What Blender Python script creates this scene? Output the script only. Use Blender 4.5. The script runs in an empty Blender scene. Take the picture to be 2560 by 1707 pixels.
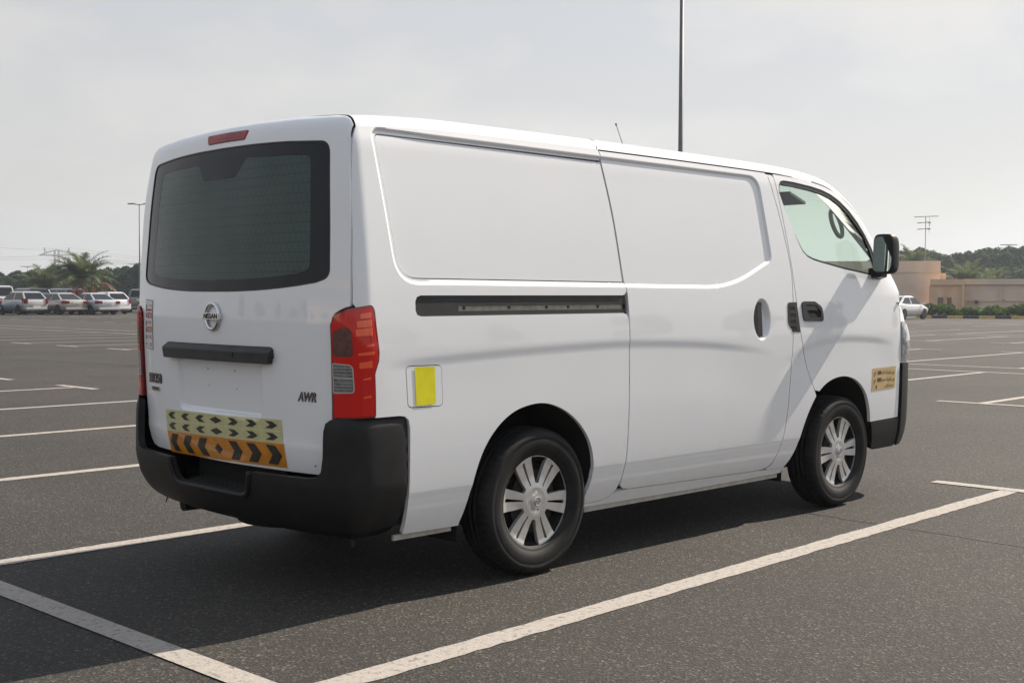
import bpy, bmesh, math, random
import numpy as np
from mathutils import Vector, Matrix
from mathutils.geometry import delaunay_2d_cdt
random.seed(7); np.random.seed(7)
SC = bpy.context.scene
COL = SC.collection
R = math.radians

# ------------------------------------------------------------------ camera
CAM = np.array([-2.78, -4.488, 1.209]); YAW, PITCH, ROLL, FPX = R(45.03), R(-2.03), R(0.24), 3047.9
_f = np.array([math.cos(YAW)*math.cos(PITCH), math.sin(YAW)*math.cos(PITCH), math.sin(PITCH)])
_r0 = np.array([math.sin(YAW), -math.cos(YAW), 0.0]); _u0 = np.cross(_r0, _f)
_r = math.cos(ROLL)*_r0 + math.sin(ROLL)*_u0; _u = -math.sin(ROLL)*_r0 + math.cos(ROLL)*_u0
cd = bpy.data.cameras.new('camera'); cam = bpy.data.objects.new('camera', cd); COL.objects.link(cam)
cd.sensor_width = 36.0; cd.lens = FPX/2560*36.0; cd.clip_start = 0.05; cd.clip_end = 6000
cam.matrix_world = Matrix(((_r[0], _u[0], -_f[0], CAM[0]), (_r[1], _u[1], -_f[1], CAM[1]), (_r[2], _u[2], -_f[2], CAM[2]), (0, 0, 0, 1)))
SC.camera = cam
def ray(px, py):
    d = _f + (px-1280)/FPX*_r - (py-853.5)/FPX*_u
    return d
def ground(px, py, z=0.0):          # photo pixel -> point where it meets the ground
    d = ray(px, py); t = (z-CAM[2])/d[2]; return CAM + t*d
def at(px, py, rng):                # photo pixel -> point at a known ground range in metres
    d = ray(px, py); d = d/math.hypot(d[0], d[1]); return CAM + rng*d

# ------------------------------------------------------------------ light
SUN_AZ, SUN_EL = R(-6.5), R(40.0)
w = bpy.data.worlds.new('World'); SC.world = w; w.use_nodes = True
nt = w.node_tree; nt.nodes.clear()
def N(tree, t, **kw):
    n = tree.nodes.new(t)
    for k, v in kw.items(): setattr(n, k, v)
    return n
def sset(n, **kw):
    for k, v in kw.items():
        k = k.replace('_', ' ')
        for s in n.inputs:
            if s.name.lower() == k.lower(): s.default_value = v; break
        else: raise KeyError(k)
    return n
sky = N(nt, 'ShaderNodeTexSky', sky_type='NISHITA', sun_disc=False, sun_elevation=SUN_EL, sun_rotation=R(90)-SUN_AZ,
        altitude=0.0, air_density=1.2, dust_density=1.0, ozone_density=1.5)
hs = sset(N(nt, 'ShaderNodeHueSaturation'), Saturation=0.8, Value=1.0)
tc = N(nt, 'ShaderNodeTexCoord')
mp = N(nt, 'ShaderNodeMapping'); mp.inputs['Scale'].default_value = (1.0, 1.0, 2.2); mp.inputs['Location'].default_value = (0.35, 0.1, 0.0)
cl = sset(N(nt, 'ShaderNodeTexNoise'), Scale=4.6, Detail=9.0, Roughness=0.55)
cr = N(nt, 'ShaderNodeValToRGB'); cr.color_ramp.elements[0].position = 0.47; cr.color_ramp.elements[1].position = 0.68
cr.color_ramp.elements[0].color = (0, 0, 0, 1); cr.color_ramp.elements[1].color = (0.85, 0.85, 0.85, 1)
mixc = N(nt, 'ShaderNodeMix', data_type='RGBA')
bw = N(nt, 'ShaderNodeRGBToBW')
cm = N(nt, 'ShaderNodeMix', data_type='RGBA', blend_type='MULTIPLY'); cm.inputs[0].default_value = 1.0; cm.inputs[7].default_value = (1.20, 1.165, 1.13, 1)
bg = N(nt, 'ShaderNodeBackground'); bg.inputs['Strength'].default_value = 0.067
out = N(nt, 'ShaderNodeOutputWorld')
L = nt.links.new
sx_ = N(nt, 'ShaderNodeSeparateXYZ'); mrz = N(nt, 'ShaderNodeMapRange')
for i_, v_ in ((1, 0.0), (2, 0.75), (3, 0.82), (4, 0.62)): mrz.inputs[i_].default_value = v_
veil = N(nt, 'ShaderNodeMix', data_type='RGBA'); vc = N(nt, 'ShaderNodeMix', data_type='RGBA'); vc.inputs[6].default_value = (5.25, 6.1, 7.6, 1); vc.inputs[7].default_value = (6.50, 6.18, 5.92, 1)   # dusty haze: pale near the horizon, bluer overhead
mrv = N(nt, 'ShaderNodeMapRange')
for i_, v_ in ((1, 0.12), (2, 0.75), (3, 1.0), (4, 0.0)): mrv.inputs[i_].default_value = v_
L(sx_.outputs[2], mrv.inputs[0]); L(mrv.outputs[0], vc.inputs[0]); L(vc.outputs[2], veil.inputs[7])
L(tc.outputs['Generated'], sx_.inputs[0]); L(sx_.outputs[2], mrz.inputs[0]); L(mrz.outputs[0], veil.inputs[0]); L(hs.outputs[0], veil.inputs[6])
L(sky.outputs[0], hs.inputs['Color']); L(tc.outputs['Generated'], mp.inputs[0]); L(mp.outputs[0], cl.inputs['Vector'])
L(cl.outputs[0], cr.inputs[0]); L(cr.outputs[0], mixc.inputs[0]); L(veil.outputs[2], mixc.inputs[6])
L(veil.outputs[2], bw.inputs[0]); L(bw.outputs[0], cm.inputs[6]); L(cm.outputs[2], mixc.inputs[7])
L(mixc.outputs[2], bg.inputs['Color']); L(bg.outputs[0], out.inputs[0])
sd = bpy.data.lights.new('sun', 'SUN'); sd.energy = 5.0; sd.angle = R(0.6); sd.color = (1.0, 0.90, 0.78)
so = bpy.data.objects.new('sun', sd); COL.objects.link(so)
sv = Vector((math.cos(SUN_EL)*math.cos(SUN_AZ), math.cos(SUN_EL)*math.sin(SUN_AZ), math.sin(SUN_EL)))
so.rotation_euler = sv.to_track_quat('Z', 'Y').to_euler(); so.location = (20, -20, 60)
vs = SC.view_settings; vs.view_transform = 'Standard'; vs.look = 'None'; vs.exposure = 0.66; vs.gamma = 1.0; vs.use_curve_mapping = False

# ------------------------------------------------------------------ materials
MATS = {}
def mat(name, color=(0.5, 0.5, 0.5), rough=0.5, metal=0.0, coat=0.0, coat_rough=0.03, spec=0.5, var=0.0, vscale=8.0, bump=0.0, bscale=60.0, trans=0.0):
    if name in MATS: return MATS[name]
    m = bpy.data.materials.new(name); m.use_nodes = True
    t = m.node_tree; b = t.nodes['Principled BSDF']
    sset(b, Roughness=rough, Metallic=metal, Coat_Weight=coat, Coat_Roughness=coat_rough, Specular_IOR_Level=spec)
    b.inputs['Base Color'].default_value = (*color, 1)
    if var > 0 or bump > 0:
        c = N(t, 'ShaderNodeTexCoord')
        if var > 0:
            n = sset(N(t, 'ShaderNodeTexNoise'), Scale=vscale, Detail=6.0)
            r = N(t, 'ShaderNodeValToRGB')
            r.color_ramp.elements[0].position = 0.3; r.color_ramp.elements[1].position = 0.7
            r.color_ramp.elements[0].color = (*[x*(1-var) for x in color], 1); r.color_ramp.elements[1].color = (*[min(1, x*(1+var)) for x in color], 1)
            t.links.new(c.outputs['Object'], n.inputs['Vector']); t.links.new(n.outputs[0], r.inputs[0]); t.links.new(r.outputs[0], b.inputs['Base Color'])
        if bump > 0:
            n2 = sset(N(t, 'ShaderNodeTexNoise'), Scale=bscale, Detail=3.0)
            bp = sset(N(t, 'ShaderNodeBump'), Strength=bump, Distance=0.01)
            t.links.new(c.outputs['Object'], n2.inputs['Vector']); t.links.new(n2.outputs[0], bp.inputs['Height']); t.links.new(bp.outputs[0], b.inputs['Normal'])
    MATS[name] = m
    return m
def glass(name, tint, refl=0.06, rough=0.0):
    m = bpy.data.materials.new(name); m.use_nodes = True; t = m.node_tree; t.nodes.clear()
    tr = N(t, 'ShaderNodeBsdfTransparent'); tr.inputs[0].default_value = (*tint, 1)
    gl = N(t, 'ShaderNodeBsdfGlossy'); gl.inputs['Roughness'].default_value = rough; gl.inputs[0].default_value = (0.9, 0.95, 0.92, 1)
    lw = N(t, 'ShaderNodeLayerWeight'); lw.inputs[0].default_value = 0.5                 # Schlick, the same from both sides of the thin pane
    pw = N(t, 'ShaderNodeMath', operation='POWER'); pw.inputs[1].default_value = 5.0; fr = N(t, 'ShaderNodeMath', operation='MULTIPLY_ADD'); fr.inputs[1].default_value = 0.92; fr.inputs[2].default_value = 0.05
    t.links.new(lw.outputs['Facing'], pw.inputs[0]); t.links.new(pw.outputs[0], fr.inputs[0])
    mx = N(t, 'ShaderNodeMixShader'); o = N(t, 'ShaderNodeOutputMaterial')
    t.links.new(fr.outputs[0], mx.inputs[0]); t.links.new(tr.outputs[0], mx.inputs[1]); t.links.new(gl.outputs[0], mx.inputs[2]); t.links.new(mx.outputs[0], o.inputs[0])
    MATS[name] = m
    return m

def paint_white():
    m = bpy.data.materials.new('white_paint'); m.use_nodes = True; t = m.node_tree; b = t.nodes['Principled BSDF']
    sset(b, Roughness=0.42, Coat_Weight=1.0, Coat_Roughness=0.035, Specular_IOR_Level=0.4)
    c = N(t, 'ShaderNodeTexCoord')
    n = sset(N(t, 'ShaderNodeTexNoise'), Scale=1.7, Detail=7.0, Roughness=0.6)
    r = N(t, 'ShaderNodeValToRGB'); r.color_ramp.elements[0].position = 0.32; r.color_ramp.elements[1].position = 0.68
    r.color_ramp.elements[0].color = (0.83, 0.845, 0.86, 1); r.color_ramp.elements[1].color = (0.86, 0.87, 0.88, 1)
    # road dust gathered along the lowest body, in ragged streaks
    sx = N(t, 'ShaderNodeSeparateXYZ'); mr = N(t, 'ShaderNodeMapRange')
    for i, v in ((1, 0.62), (2, 0.24), (3, 0.0), (4, 0.55)): mr.inputs[i].default_value = v
    n3 = sset(N(t, 'ShaderNodeTexNoise'), Scale=9.0, Detail=8.0, Roughness=0.7)
    mu = N(t, 'ShaderNodeMath', operation='MULTIPLY'); mx = N(t, 'ShaderNodeMix', data_type='RGBA'); mx.inputs[7].default_value = (0.56, 0.54, 0.50, 1)
    t.links.new(c.outputs['Object'], n.inputs['Vector']); t.links.new(c.outputs['Object'], n3.inputs['Vector']); t.links.new(c.outputs['Object'], sx.inputs[0])
    t.links.new(sx.outputs[2], mr.inputs[0]); t.links.new(mr.outputs[0], mu.inputs[0]); t.links.new(n3.outputs[0], mu.inputs[1])
    t.links.new(n.outputs[0], r.inputs[0]); t.links.new(r.outputs[0], mx.inputs[6]); t.links.new(mu.outputs[0], mx.inputs[0]); t.links.new(mx.outputs[2], b.inputs['Base Color'])
    # slight waviness of pressed sheet metal in the clear coat
    n4 = sset(N(t, 'ShaderNodeTexNoise'), Scale=2.6, Detail=2.0); bp = sset(N(t, 'ShaderNodeBump'), Strength=0.10, Distance=0.02)
    t.links.new(c.outputs['Object'], n4.inputs['Vector']); t.links.new(n4.outputs[0], bp.inputs['Height'])
    t.links.new(bp.outputs[0], b.inputs['Coat Normal'])
    MATS['white_paint'] = m; return m
WHITE = paint_white()
BLACKP = mat('black_plastic', (0.013, 0.013, 0.0135), 0.5, spec=0.28, var=0.25, vscale=12, bump=0.15, bscale=420)
GREYP = mat('grey_plastic', (0.034, 0.034, 0.035), 0.5, spec=0.3, var=0.2, vscale=12, bump=0.15, bscale=420)
RUBBER = mat('rubber', (0.012, 0.012, 0.012), 0.7, spec=0.3, var=0.35, vscale=14, bump=0.2, bscale=200)
TRIM = mat('black_trim', (0.012, 0.012, 0.012), 0.35)
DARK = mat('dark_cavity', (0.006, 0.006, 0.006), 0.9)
CHROME = mat('chrome', (0.72, 0.72, 0.72), 0.12, 1.0)
ALLOY = mat('silver_hubcap', (0.68, 0.67, 0.655), 0.32, 0.6, coat=0.4, var=0.08, vscale=20)
STEEL = mat('dull_steel', (0.30, 0.28, 0.25), 0.45, 0.8, var=0.2, vscale=30)
RED = mat('red_lens', (0.60, 0.011, 0.007), 0.10, coat=.7, spec=.3)
REDL = mat('red_reflector', (0.92, 0.11, 0.03), 0.10, coat=1.0)
REDD = mat('deep_red_lens', (0.20, 0.006, 0.006), 0.12, coat=1.0)
SMOKE = mat('smoked_lens', (0.11, 0.045, 0.035), 0.15, coat=1.0, var=0.3, vscale=40)
CLEARL = mat('clear_lens', (0.16, 0.165, 0.165), 0.14, coat=1.0, var=0.4, vscale=50)
HEADL = mat('headlamp_lens', (0.40, 0.42, 0.43), 0.10, 0.35, coat=1.0, var=0.6, vscale=24, bump=.5, bscale=40)
INTER = mat('interior_grey', (0.33, 0.33, 0.32), 0.7)
INTERD = mat('interior_dark', (0.03, 0.03, 0.032), 0.7)
GLASS_SIDE = glass('green_glass', (0.86, 0.94, 0.88))
FRIT = mat('black_frit_glass', (0.006, 0.008, 0.013), 0.05, spec=0.28)

def rear_glass():
    m = bpy.data.materials.new('rear_glass_tinted'); m.use_nodes = True; t = m.node_tree; b = t.nodes['Principled BSDF']
    sset(b, Roughness=0.05, Specular_IOR_Level=0.3)
    c = N(t, 'ShaderNodeTexCoord'); s = N(t, 'ShaderNodeSeparateXYZ'); t.links.new(c.outputs['Object'], s.inputs[0])
    def math2(op, a, bb):
        n = N(t, 'ShaderNodeMath', operation=op)
        for i, v in enumerate((a, bb)):
            if isinstance(v, (int, float)): n.inputs[i].default_value = v
            else: t.links.new(v, n.inputs[i])
        return n.outputs[0]
    # expanded-metal partition behind the pane: two families of slanting wires
    mesh = None
    for sg in (1, -1):
        a = math2('MULTIPLY_ADD', s.outputs[1], 14.0*sg) if False else math2('ADD', math2('MULTIPLY', s.outputs[1], 30.0*sg), math2('MULTIPLY', s.outputs[2], 16.0))
        fr = math2('FRACT', a, 0.0); ln = math2('LESS_THAN', fr, 0.13)
        mesh = ln if mesh is None else math2('MAXIMUM', mesh, ln)
    # heating wires printed on the pane
    wi = math2('LESS_THAN', math2('FRACT', math2('MULTIPLY', s.outputs[2], 26.0), 0.0), 0.075)
    n = sset(N(t, 'ShaderNodeTexNoise'), Scale=3.0, Detail=5.0)
    t.links.new(c.outputs['Object'], n.inputs['Vector'])
    r = N(t, 'ShaderNodeValToRGB'); r.color_ramp.elements[0].color = (0.026, 0.050, 0.046, 1); r.color_ramp.elements[1].color = (0.042, 0.076, 0.069, 1)
    r.color_ramp.elements[0].position = 0.35; r.color_ramp.elements[1].position = 0.7
    t.links.new(n.outputs[0], r.inputs[0])
    m1 = N(t, 'ShaderNodeMix', data_type='RGBA'); m1.inputs[7].default_value = (0.075, 0.105, 0.098, 1)
    t.links.new(math2('MULTIPLY', mesh, math2('MULTIPLY', n.outputs[0], 0.75)), m1.inputs[0]); t.links.new(r.outputs[0], m1.inputs[6])
    m2 = N(t, 'ShaderNodeMix', data_type='RGBA'); m2.inputs[7].default_value = (0.018, 0.022, 0.022, 1)
    t.links.new(math2('MULTIPLY', wi, 0.7), m2.inputs[0]); t.links.new(m1.outputs[2], m2.inputs[6]); t.links.new(m2.outputs[2], b.inputs['Base Color'])
    MATS['rear_glass_tinted'] = m; return m
REARG = rear_glass()

# ------------------------------------------------------------------ small maths
class Pch:                                    # monotone cubic through a table
    def __init__(s, x, y):
        s.x = np.array(x, float); s.y = np.array(y, float); h = np.diff(s.x); d = np.diff(s.y)/h
        m = np.zeros(len(s.x)); m[0], m[-1] = d[0], d[-1]
        for i in range(1, len(s.x)-1):
            if d[i-1]*d[i] > 0:
                w1, w2 = 2*h[i]+h[i-1], h[i]+2*h[i-1]; m[i] = (w1+w2)/(w1/d[i-1]+w2/d[i])
        s.m = m; s.h = h
    def __call__(s, q):
        q = np.asarray(q, float); i = np.clip(np.searchsorted(s.x, q)-1, 0, len(s.x)-2)
        qq = np.clip(q, s.x[0], s.x[-1]); t = (qq-s.x[i])/s.h[i]; t2, t3 = t*t, t*t*t
        v = (2*t3-3*t2+1)*s.y[i] + (t3-2*t2+t)*s.h[i]*s.m[i] + (-2*t3+3*t2)*s.y[i+1] + (t3-t2)*s.h[i]*s.m[i+1]
        return v + np.where(q < s.x[0], (q-s.x[0])*s.m[0], 0) + np.where(q > s.x[-1], (q-s.x[-1])*s.m[-1], 0)
def S(a, b, x):
    t = np.clip((np.asarray(x, float)-a)/(b-a), 0, 1); return t*t*(3-2*t)
def rpoly(pts, seg=7):                        # polygon whose corners (x, y, radius) are rounded
    o = []; n = len(pts)
    for i in range(n):
        p = np.array(pts[i][:2], float); r = pts[i][2] if len(pts[i]) > 2 else 0.0
        if r <= 0: o.append(tuple(p)); continue
        a = np.array(pts[i-1][:2], float)-p; b = np.array(pts[(i+1) % n][:2], float)-p
        la, lb = np.linalg.norm(a), np.linalg.norm(b); a /= la; b /= lb
        ang = math.acos(max(-1, min(1, float(a@b)))); d = min(r/math.tan(ang/2), la*0.49, lb*0.49)
        p0, p1 = p+a*d, p+b*d
        for k in range(seg+1):
            t = k/seg; o.append(tuple((1-t)**2*p0 + 2*t*(1-t)*p + t*t*p1))
    return o
def resample(poly, h, closed=True):
    P = [np.array(q, float) for q in poly]; o = []
    m = len(P) if closed else len(P)-1
    for i in range(m):
        a, b = P[i], P[(i+1) % len(P)]; k = max(1, int(math.ceil(np.linalg.norm(b-a)/h)))
        for j in range(k): o.append(a+(b-a)*j/k)
    if not closed: o.append(P[-1])
    return np.array(o)
def area(p):
    p = np.asarray(p); x, y = p[:, 0], p[:, 1]; return 0.5*np.sum(x*np.roll(y, -1)-np.roll(x, -1)*y)
def offset(poly, d):                          # shrink a polygon by d
    p = np.asarray(poly, float)
    if area(p) < 0: p = p[::-1]
    a = p-np.roll(p, 1, 0); b = np.roll(p, -1, 0)-p
    na = np.stack([-a[:, 1], a[:, 0]], 1); nb = np.stack([-b[:, 1], b[:, 0]], 1)
    na /= np.linalg.norm(na, axis=1, keepdims=True)+1e-12; nb /= np.linalg.norm(nb, axis=1, keepdims=True)+1e-12
    n = na+nb; n /= np.maximum(np.sum(n*na, 1, keepdims=True), 0.25)
    return p+n*d
def inside(P, poly):
    p = np.asarray(poly); x, y = P[:, 0], P[:, 1]; c = np.zeros(len(P), bool)
    for i in range(len(p)):
        x0, y0 = p[i-1]; x1, y1 = p[i]
        k = (y0 > y) != (y1 > y)
        if abs(y1-y0) > 1e-12: c ^= k & (x < (x1-x0)*(y-y0)/(y1-y0)+x0)
    return c
def seg_dist(P, poly, closed=True):
    p = np.asarray(poly); d = np.full(len(P), 1e9); n = len(p) if closed else len(p)-1
    for i in range(n):
        a = p[i]; e = p[(i+1) % len(p)]-a; t = np.clip(((P-a)@e)/max(1e-12, e@e), 0, 1)
        d = np.minimum(d, np.linalg.norm(P-a-t[:, None]*e, axis=1))
    return d
def sdf(u, v, poly):
    P = np.stack([np.ravel(u), np.ravel(v)], 1); d = seg_dist(P, poly); return np.where(inside(P, poly), -d, d).reshape(np.shape(u))

# ------------------------------------------------------------------ mesh building
def link(name, me, m=None, parent=None):
    o = bpy.data.objects.new(name, me); COL.objects.link(o)
    if m is not None and me is not None: me.materials.append(m)
    if parent is not None: o.parent = parent
    return o
def tag(o, label=None, cat=None, group=None, kind=None):
    if label: o['label'] = label
    if cat: o['category'] = cat
    if group: o['group'] = group
    if kind: o['kind'] = kind
    return o
def empty(name, loc=(0, 0, 0), rz=0.0):
    o = bpy.data.objects.new(name, None); COL.objects.link(o); o.location = loc; o.rotation_euler = (0, 0, rz); o.empty_display_size = 0.2; return o
def raw_mesh(name, V, F, normals=None, smooth=True):
    me = bpy.data.meshes.new(name); me.from_pydata([tuple(map(float, v)) for v in V], [], [tuple(map(int, f)) for f in F])
    if smooth: me.polygons.foreach_set('use_smooth', [True]*len(me.polygons))
    if normals is not None: me.normals_split_custom_set_from_vertices([tuple(map(float, n)) for n in normals])
    me.update(); return me
def copy_mirror(me, name):
    V = np.empty(len(me.vertices)*3); me.vertices.foreach_get('co', V); V = V.reshape(-1, 3); V[:, 1] *= -1
    F = [tuple(reversed(p.vertices)) for p in me.polygons]
    Nn = np.empty(len(me.vertices)*3); me.vertices.foreach_get('normal', Nn)
    cn = {}
    for p in me.polygons:
        for li in p.loop_indices: cn[me.loops[li].vertex_index] = me.corner_normals[li].vector
    nn = [(v[0], -v[1], v[2]) for v in (cn.get(i, Vector((0, 0, 1))) for i in range(len(V)))]
    return raw_mesh(name, V, F, nn)

def panel(name, outline, fmap, m, parent=None, holes=(), h=0.03, hb=0.015, lip=0.018, off=0.0, feats=(), mirror=False, flip=1):
    """sheet cut to an outline in 2D, refined inside, laid on the surface fmap(u, v), edge folded inwards by lip"""
    ol = resample(outline, hb)
    if area(ol) < 0: ol = ol[::-1]
    hl = [resample(q, hb) for q in holes]
    pts = [ol]+hl; edges = []; n = 0
    for q in pts:
        k = len(q); edges += [(n+i, n+(i+1) % k) for i in range(k)]; n += k
    lo, hi = ol.min(0), ol.max(0)
    gx = np.arange(lo[0]+h*0.5, hi[0], h); gy = np.arange(lo[1]+h*0.5, hi[1], h*0.866)
    G = np.array([(x+(h*0.5 if j % 2 else 0), y) for j, y in enumerate(gy) for x in gx]).reshape(-1, 2)
    extra = [resample(q, hb, closed=False) for q in feats]
    def keep(P, dmin):
        if len(P) == 0: return P
        k = inside(P, ol)
        for q in hl: k &= ~inside(P, q)
        P = P[k]
        for q in pts:
            if len(P): P = P[seg_dist(P, q) > dmin]
        return P
    G = keep(G, h*0.45)
    for e in extra:
        if len(G): G = G[seg_dist(G, e, False) > h*0.5]
    ex = [keep(e, hb*0.4) for e in extra]
    allp = np.concatenate(pts+[q for q in ex if len(q)]+([G] if len(G) else []))
    V2, E2, F2, *_ = delaunay_2d_cdt([Vector((float(a), float(b))) for a, b in allp], edges, [], 0, 1e-7)
    V2 = np.array([(v.x, v.y) for v in V2]); T = np.array([f for f in F2 if len(f) == 3])
    cen = V2[T].mean(1); k = inside(cen, ol)
    for q in hl: k &= ~inside(cen, q)
    T = T[k]
    a, b, c = V2[T[:, 0]], V2[T[:, 1]], V2[T[:, 2]]
    ccw = (b[:, 0]-a[:, 0])*(c[:, 1]-a[:, 1])-(b[:, 1]-a[:, 1])*(c[:, 0]-a[:, 0])
    T = T[np.abs(ccw) > 1e-12]; ccw = ccw[np.abs(ccw) > 1e-12]
    T[ccw < 0] = T[ccw < 0][:, ::-1]
    e = 1e-4
    def P3(q): return np.stack(fmap(q[:, 0], q[:, 1]), 1)
    P = P3(V2); du = P3(V2+[e, 0])-P3(V2-[e, 0]); dv = P3(V2+[0, e])-P3(V2-[0, e])
    nn = np.cross(du, dv)*flip; nn /= np.linalg.norm(nn, axis=1, keepdims=True)+1e-15
    if flip < 0: T = T[:, ::-1]
    P = P+nn*off
    V, NN, F = list(P), list(nn), [tuple(t) for t in T]
    if lip:
        cnt = {}
        for t in F:
            for i in range(3): cnt[(t[i], t[(i+1) % 3])] = 1
        bd = [(i, j) for (i, j) in cnt if (j, i) not in cnt]
        idx = {}; acc = {}
        for i, j in bd:
            fn = np.cross(P[j]-P[i], -nn[i]); fn /= np.linalg.norm(fn)+1e-15
            acc[i] = acc.get(i, 0)-fn; acc[j] = acc.get(j, 0)-fn
        for i in acc:
            idx[i] = len(V); f_ = acc[i]/(np.linalg.norm(acc[i])+1e-15)
            V += [P[i], P[i]-nn[i]*lip]; NN += [f_, f_]
        for i, j in bd: F.append((idx[j], idx[i], idx[i]+1, idx[j]+1))
    me = raw_mesh(name, V, F, NN)
    o = link(name, me, m, parent)
    if mirror: link(name, copy_mirror(me, name), m, mirror if not isinstance(mirror, bool) else parent)
    return o

class MB:                                      # collects simple solids into one mesh
    def __init__(s): s.V = []; s.F = []
    def add(s, V, F):
        b = len(s.V); s.V += [tuple(v) for v in V]; s.F += [tuple(i+b for i in f) for f in F]; return s
    def box(s, c, d, rz=0.0, taper=1.0):
        x, y, z = [q/2 for q in d]; ca, sa = math.cos(rz), math.sin(rz); V = []
        for k, t in ((-1, 1.0), (1, taper)):
            for i, j in ((-1, -1), (1, -1), (1, 1), (-1, 1)):
                u, v = i*x*t, j*y*t; V.append((c[0]+u*ca-v*sa, c[1]+u*sa+v*ca, c[2]+k*z))
        return s.add(V, [(3, 2, 1, 0), (4, 5, 6, 7), (0, 1, 5, 4), (1, 2, 6, 5), (2, 3, 7, 6), (3, 0, 4, 7)])
    def hexa(s, V): return s.add(V, [(3, 2, 1, 0), (4, 5, 6, 7), (0, 1, 5, 4), (1, 2, 6, 5), (2, 3, 7, 6), (3, 0, 4, 7)])
    def tube(s, path, rad, n=8, cap=True):
        path = [np.array(p, float) for p in path]; rad = rad if hasattr(rad, '__len__') else [rad]*len(path)
        V = []; prev = None
        for i, p in enumerate(path):
            t = path[min(i+1, len(path)-1)]-path[max(i-1, 0)]; t /= np.linalg.norm(t)+1e-12
            a = np.array([0, 0, 1.0]) if abs(t[2]) < 0.9 else np.array([1.0, 0, 0])
            if prev is not None: a = prev
            u = np.cross(t, a); u = np.cross(u, t) if prev is not None else u
            u /= np.linalg.norm(u)+1e-12; prev = u; v = np.cross(t, u)
            for k in range(n):
                q = 2*math.pi*k/n; V.append(p+rad[i]*(math.cos(q)*u+math.sin(q)*v))
        F = [(i*n+k, i*n+(k+1) % n, (i+1)*n+(k+1) % n, (i+1)*n+k) for i in range(len(path)-1) for k in range(n)]
        if cap: F += [tuple(range(n))[::-1], tuple((len(path)-1)*n+k for k in range(n))]
        return s.add(V, F)
    def mesh(s, name, smooth=False, bevel=0.0, seg=2):
        me = raw_mesh(name, s.V, s.F, smooth=smooth)
        if bevel > 0:
            bm = bmesh.new(); bm.from_mesh(me); bmesh.ops.bevel(bm, geom=list(bm.edges), offset=bevel, segments=seg, affect='EDGES', profile=0.6); bm.to_mesh(me); bm.free()
        return me
    def build(s, name, m, parent=None, smooth=False, bevel=0.0, seg=2): return link(name, s.mesh(name, smooth, bevel, seg), m, parent)
def lathe_y(prof, n, mod=None):                # profile of (radius, y) turned about the y axis
    V = []; F = []; k = len(prof)
    for i in range(n):
        a = 2*math.pi*i/n
        for j, (r, y) in enumerate(prof):
            rr = r if mod is None else mod(i, j, r, y); V.append((rr*math.cos(a), y, rr*math.sin(a)))
    for i in range(n):
        for j in range(k-1): F.append((i*k+j, i*k+j+1, ((i+1) % n)*k+j+1, ((i+1) % n)*k+j))
    return V, F

def text2d(s, size, space=1.0, bold=0.0):      # flat lettering as 2D verts and faces
    c = bpy.data.curves.new('t', 'FONT'); c.body = s; c.size = size; c.align_x = 'CENTER'; c.align_y = 'CENTER'; c.space_character = space; c.offset = bold; c.resolution_u = 3
    o = bpy.data.objects.new('t', c); COL.objects.link(o); dg = bpy.context.evaluated_depsgraph_get(); dg.update()
    me = bpy.data.meshes.new_from_object(o.evaluated_get(dg)); V = np.array([v.co[:2] for v in me.vertices]).reshape(-1, 2); F = [tuple(p.vertices) for p in me.polygons]
    bpy.data.objects.remove(o); bpy.data.meshes.remove(me); return V, F

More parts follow.
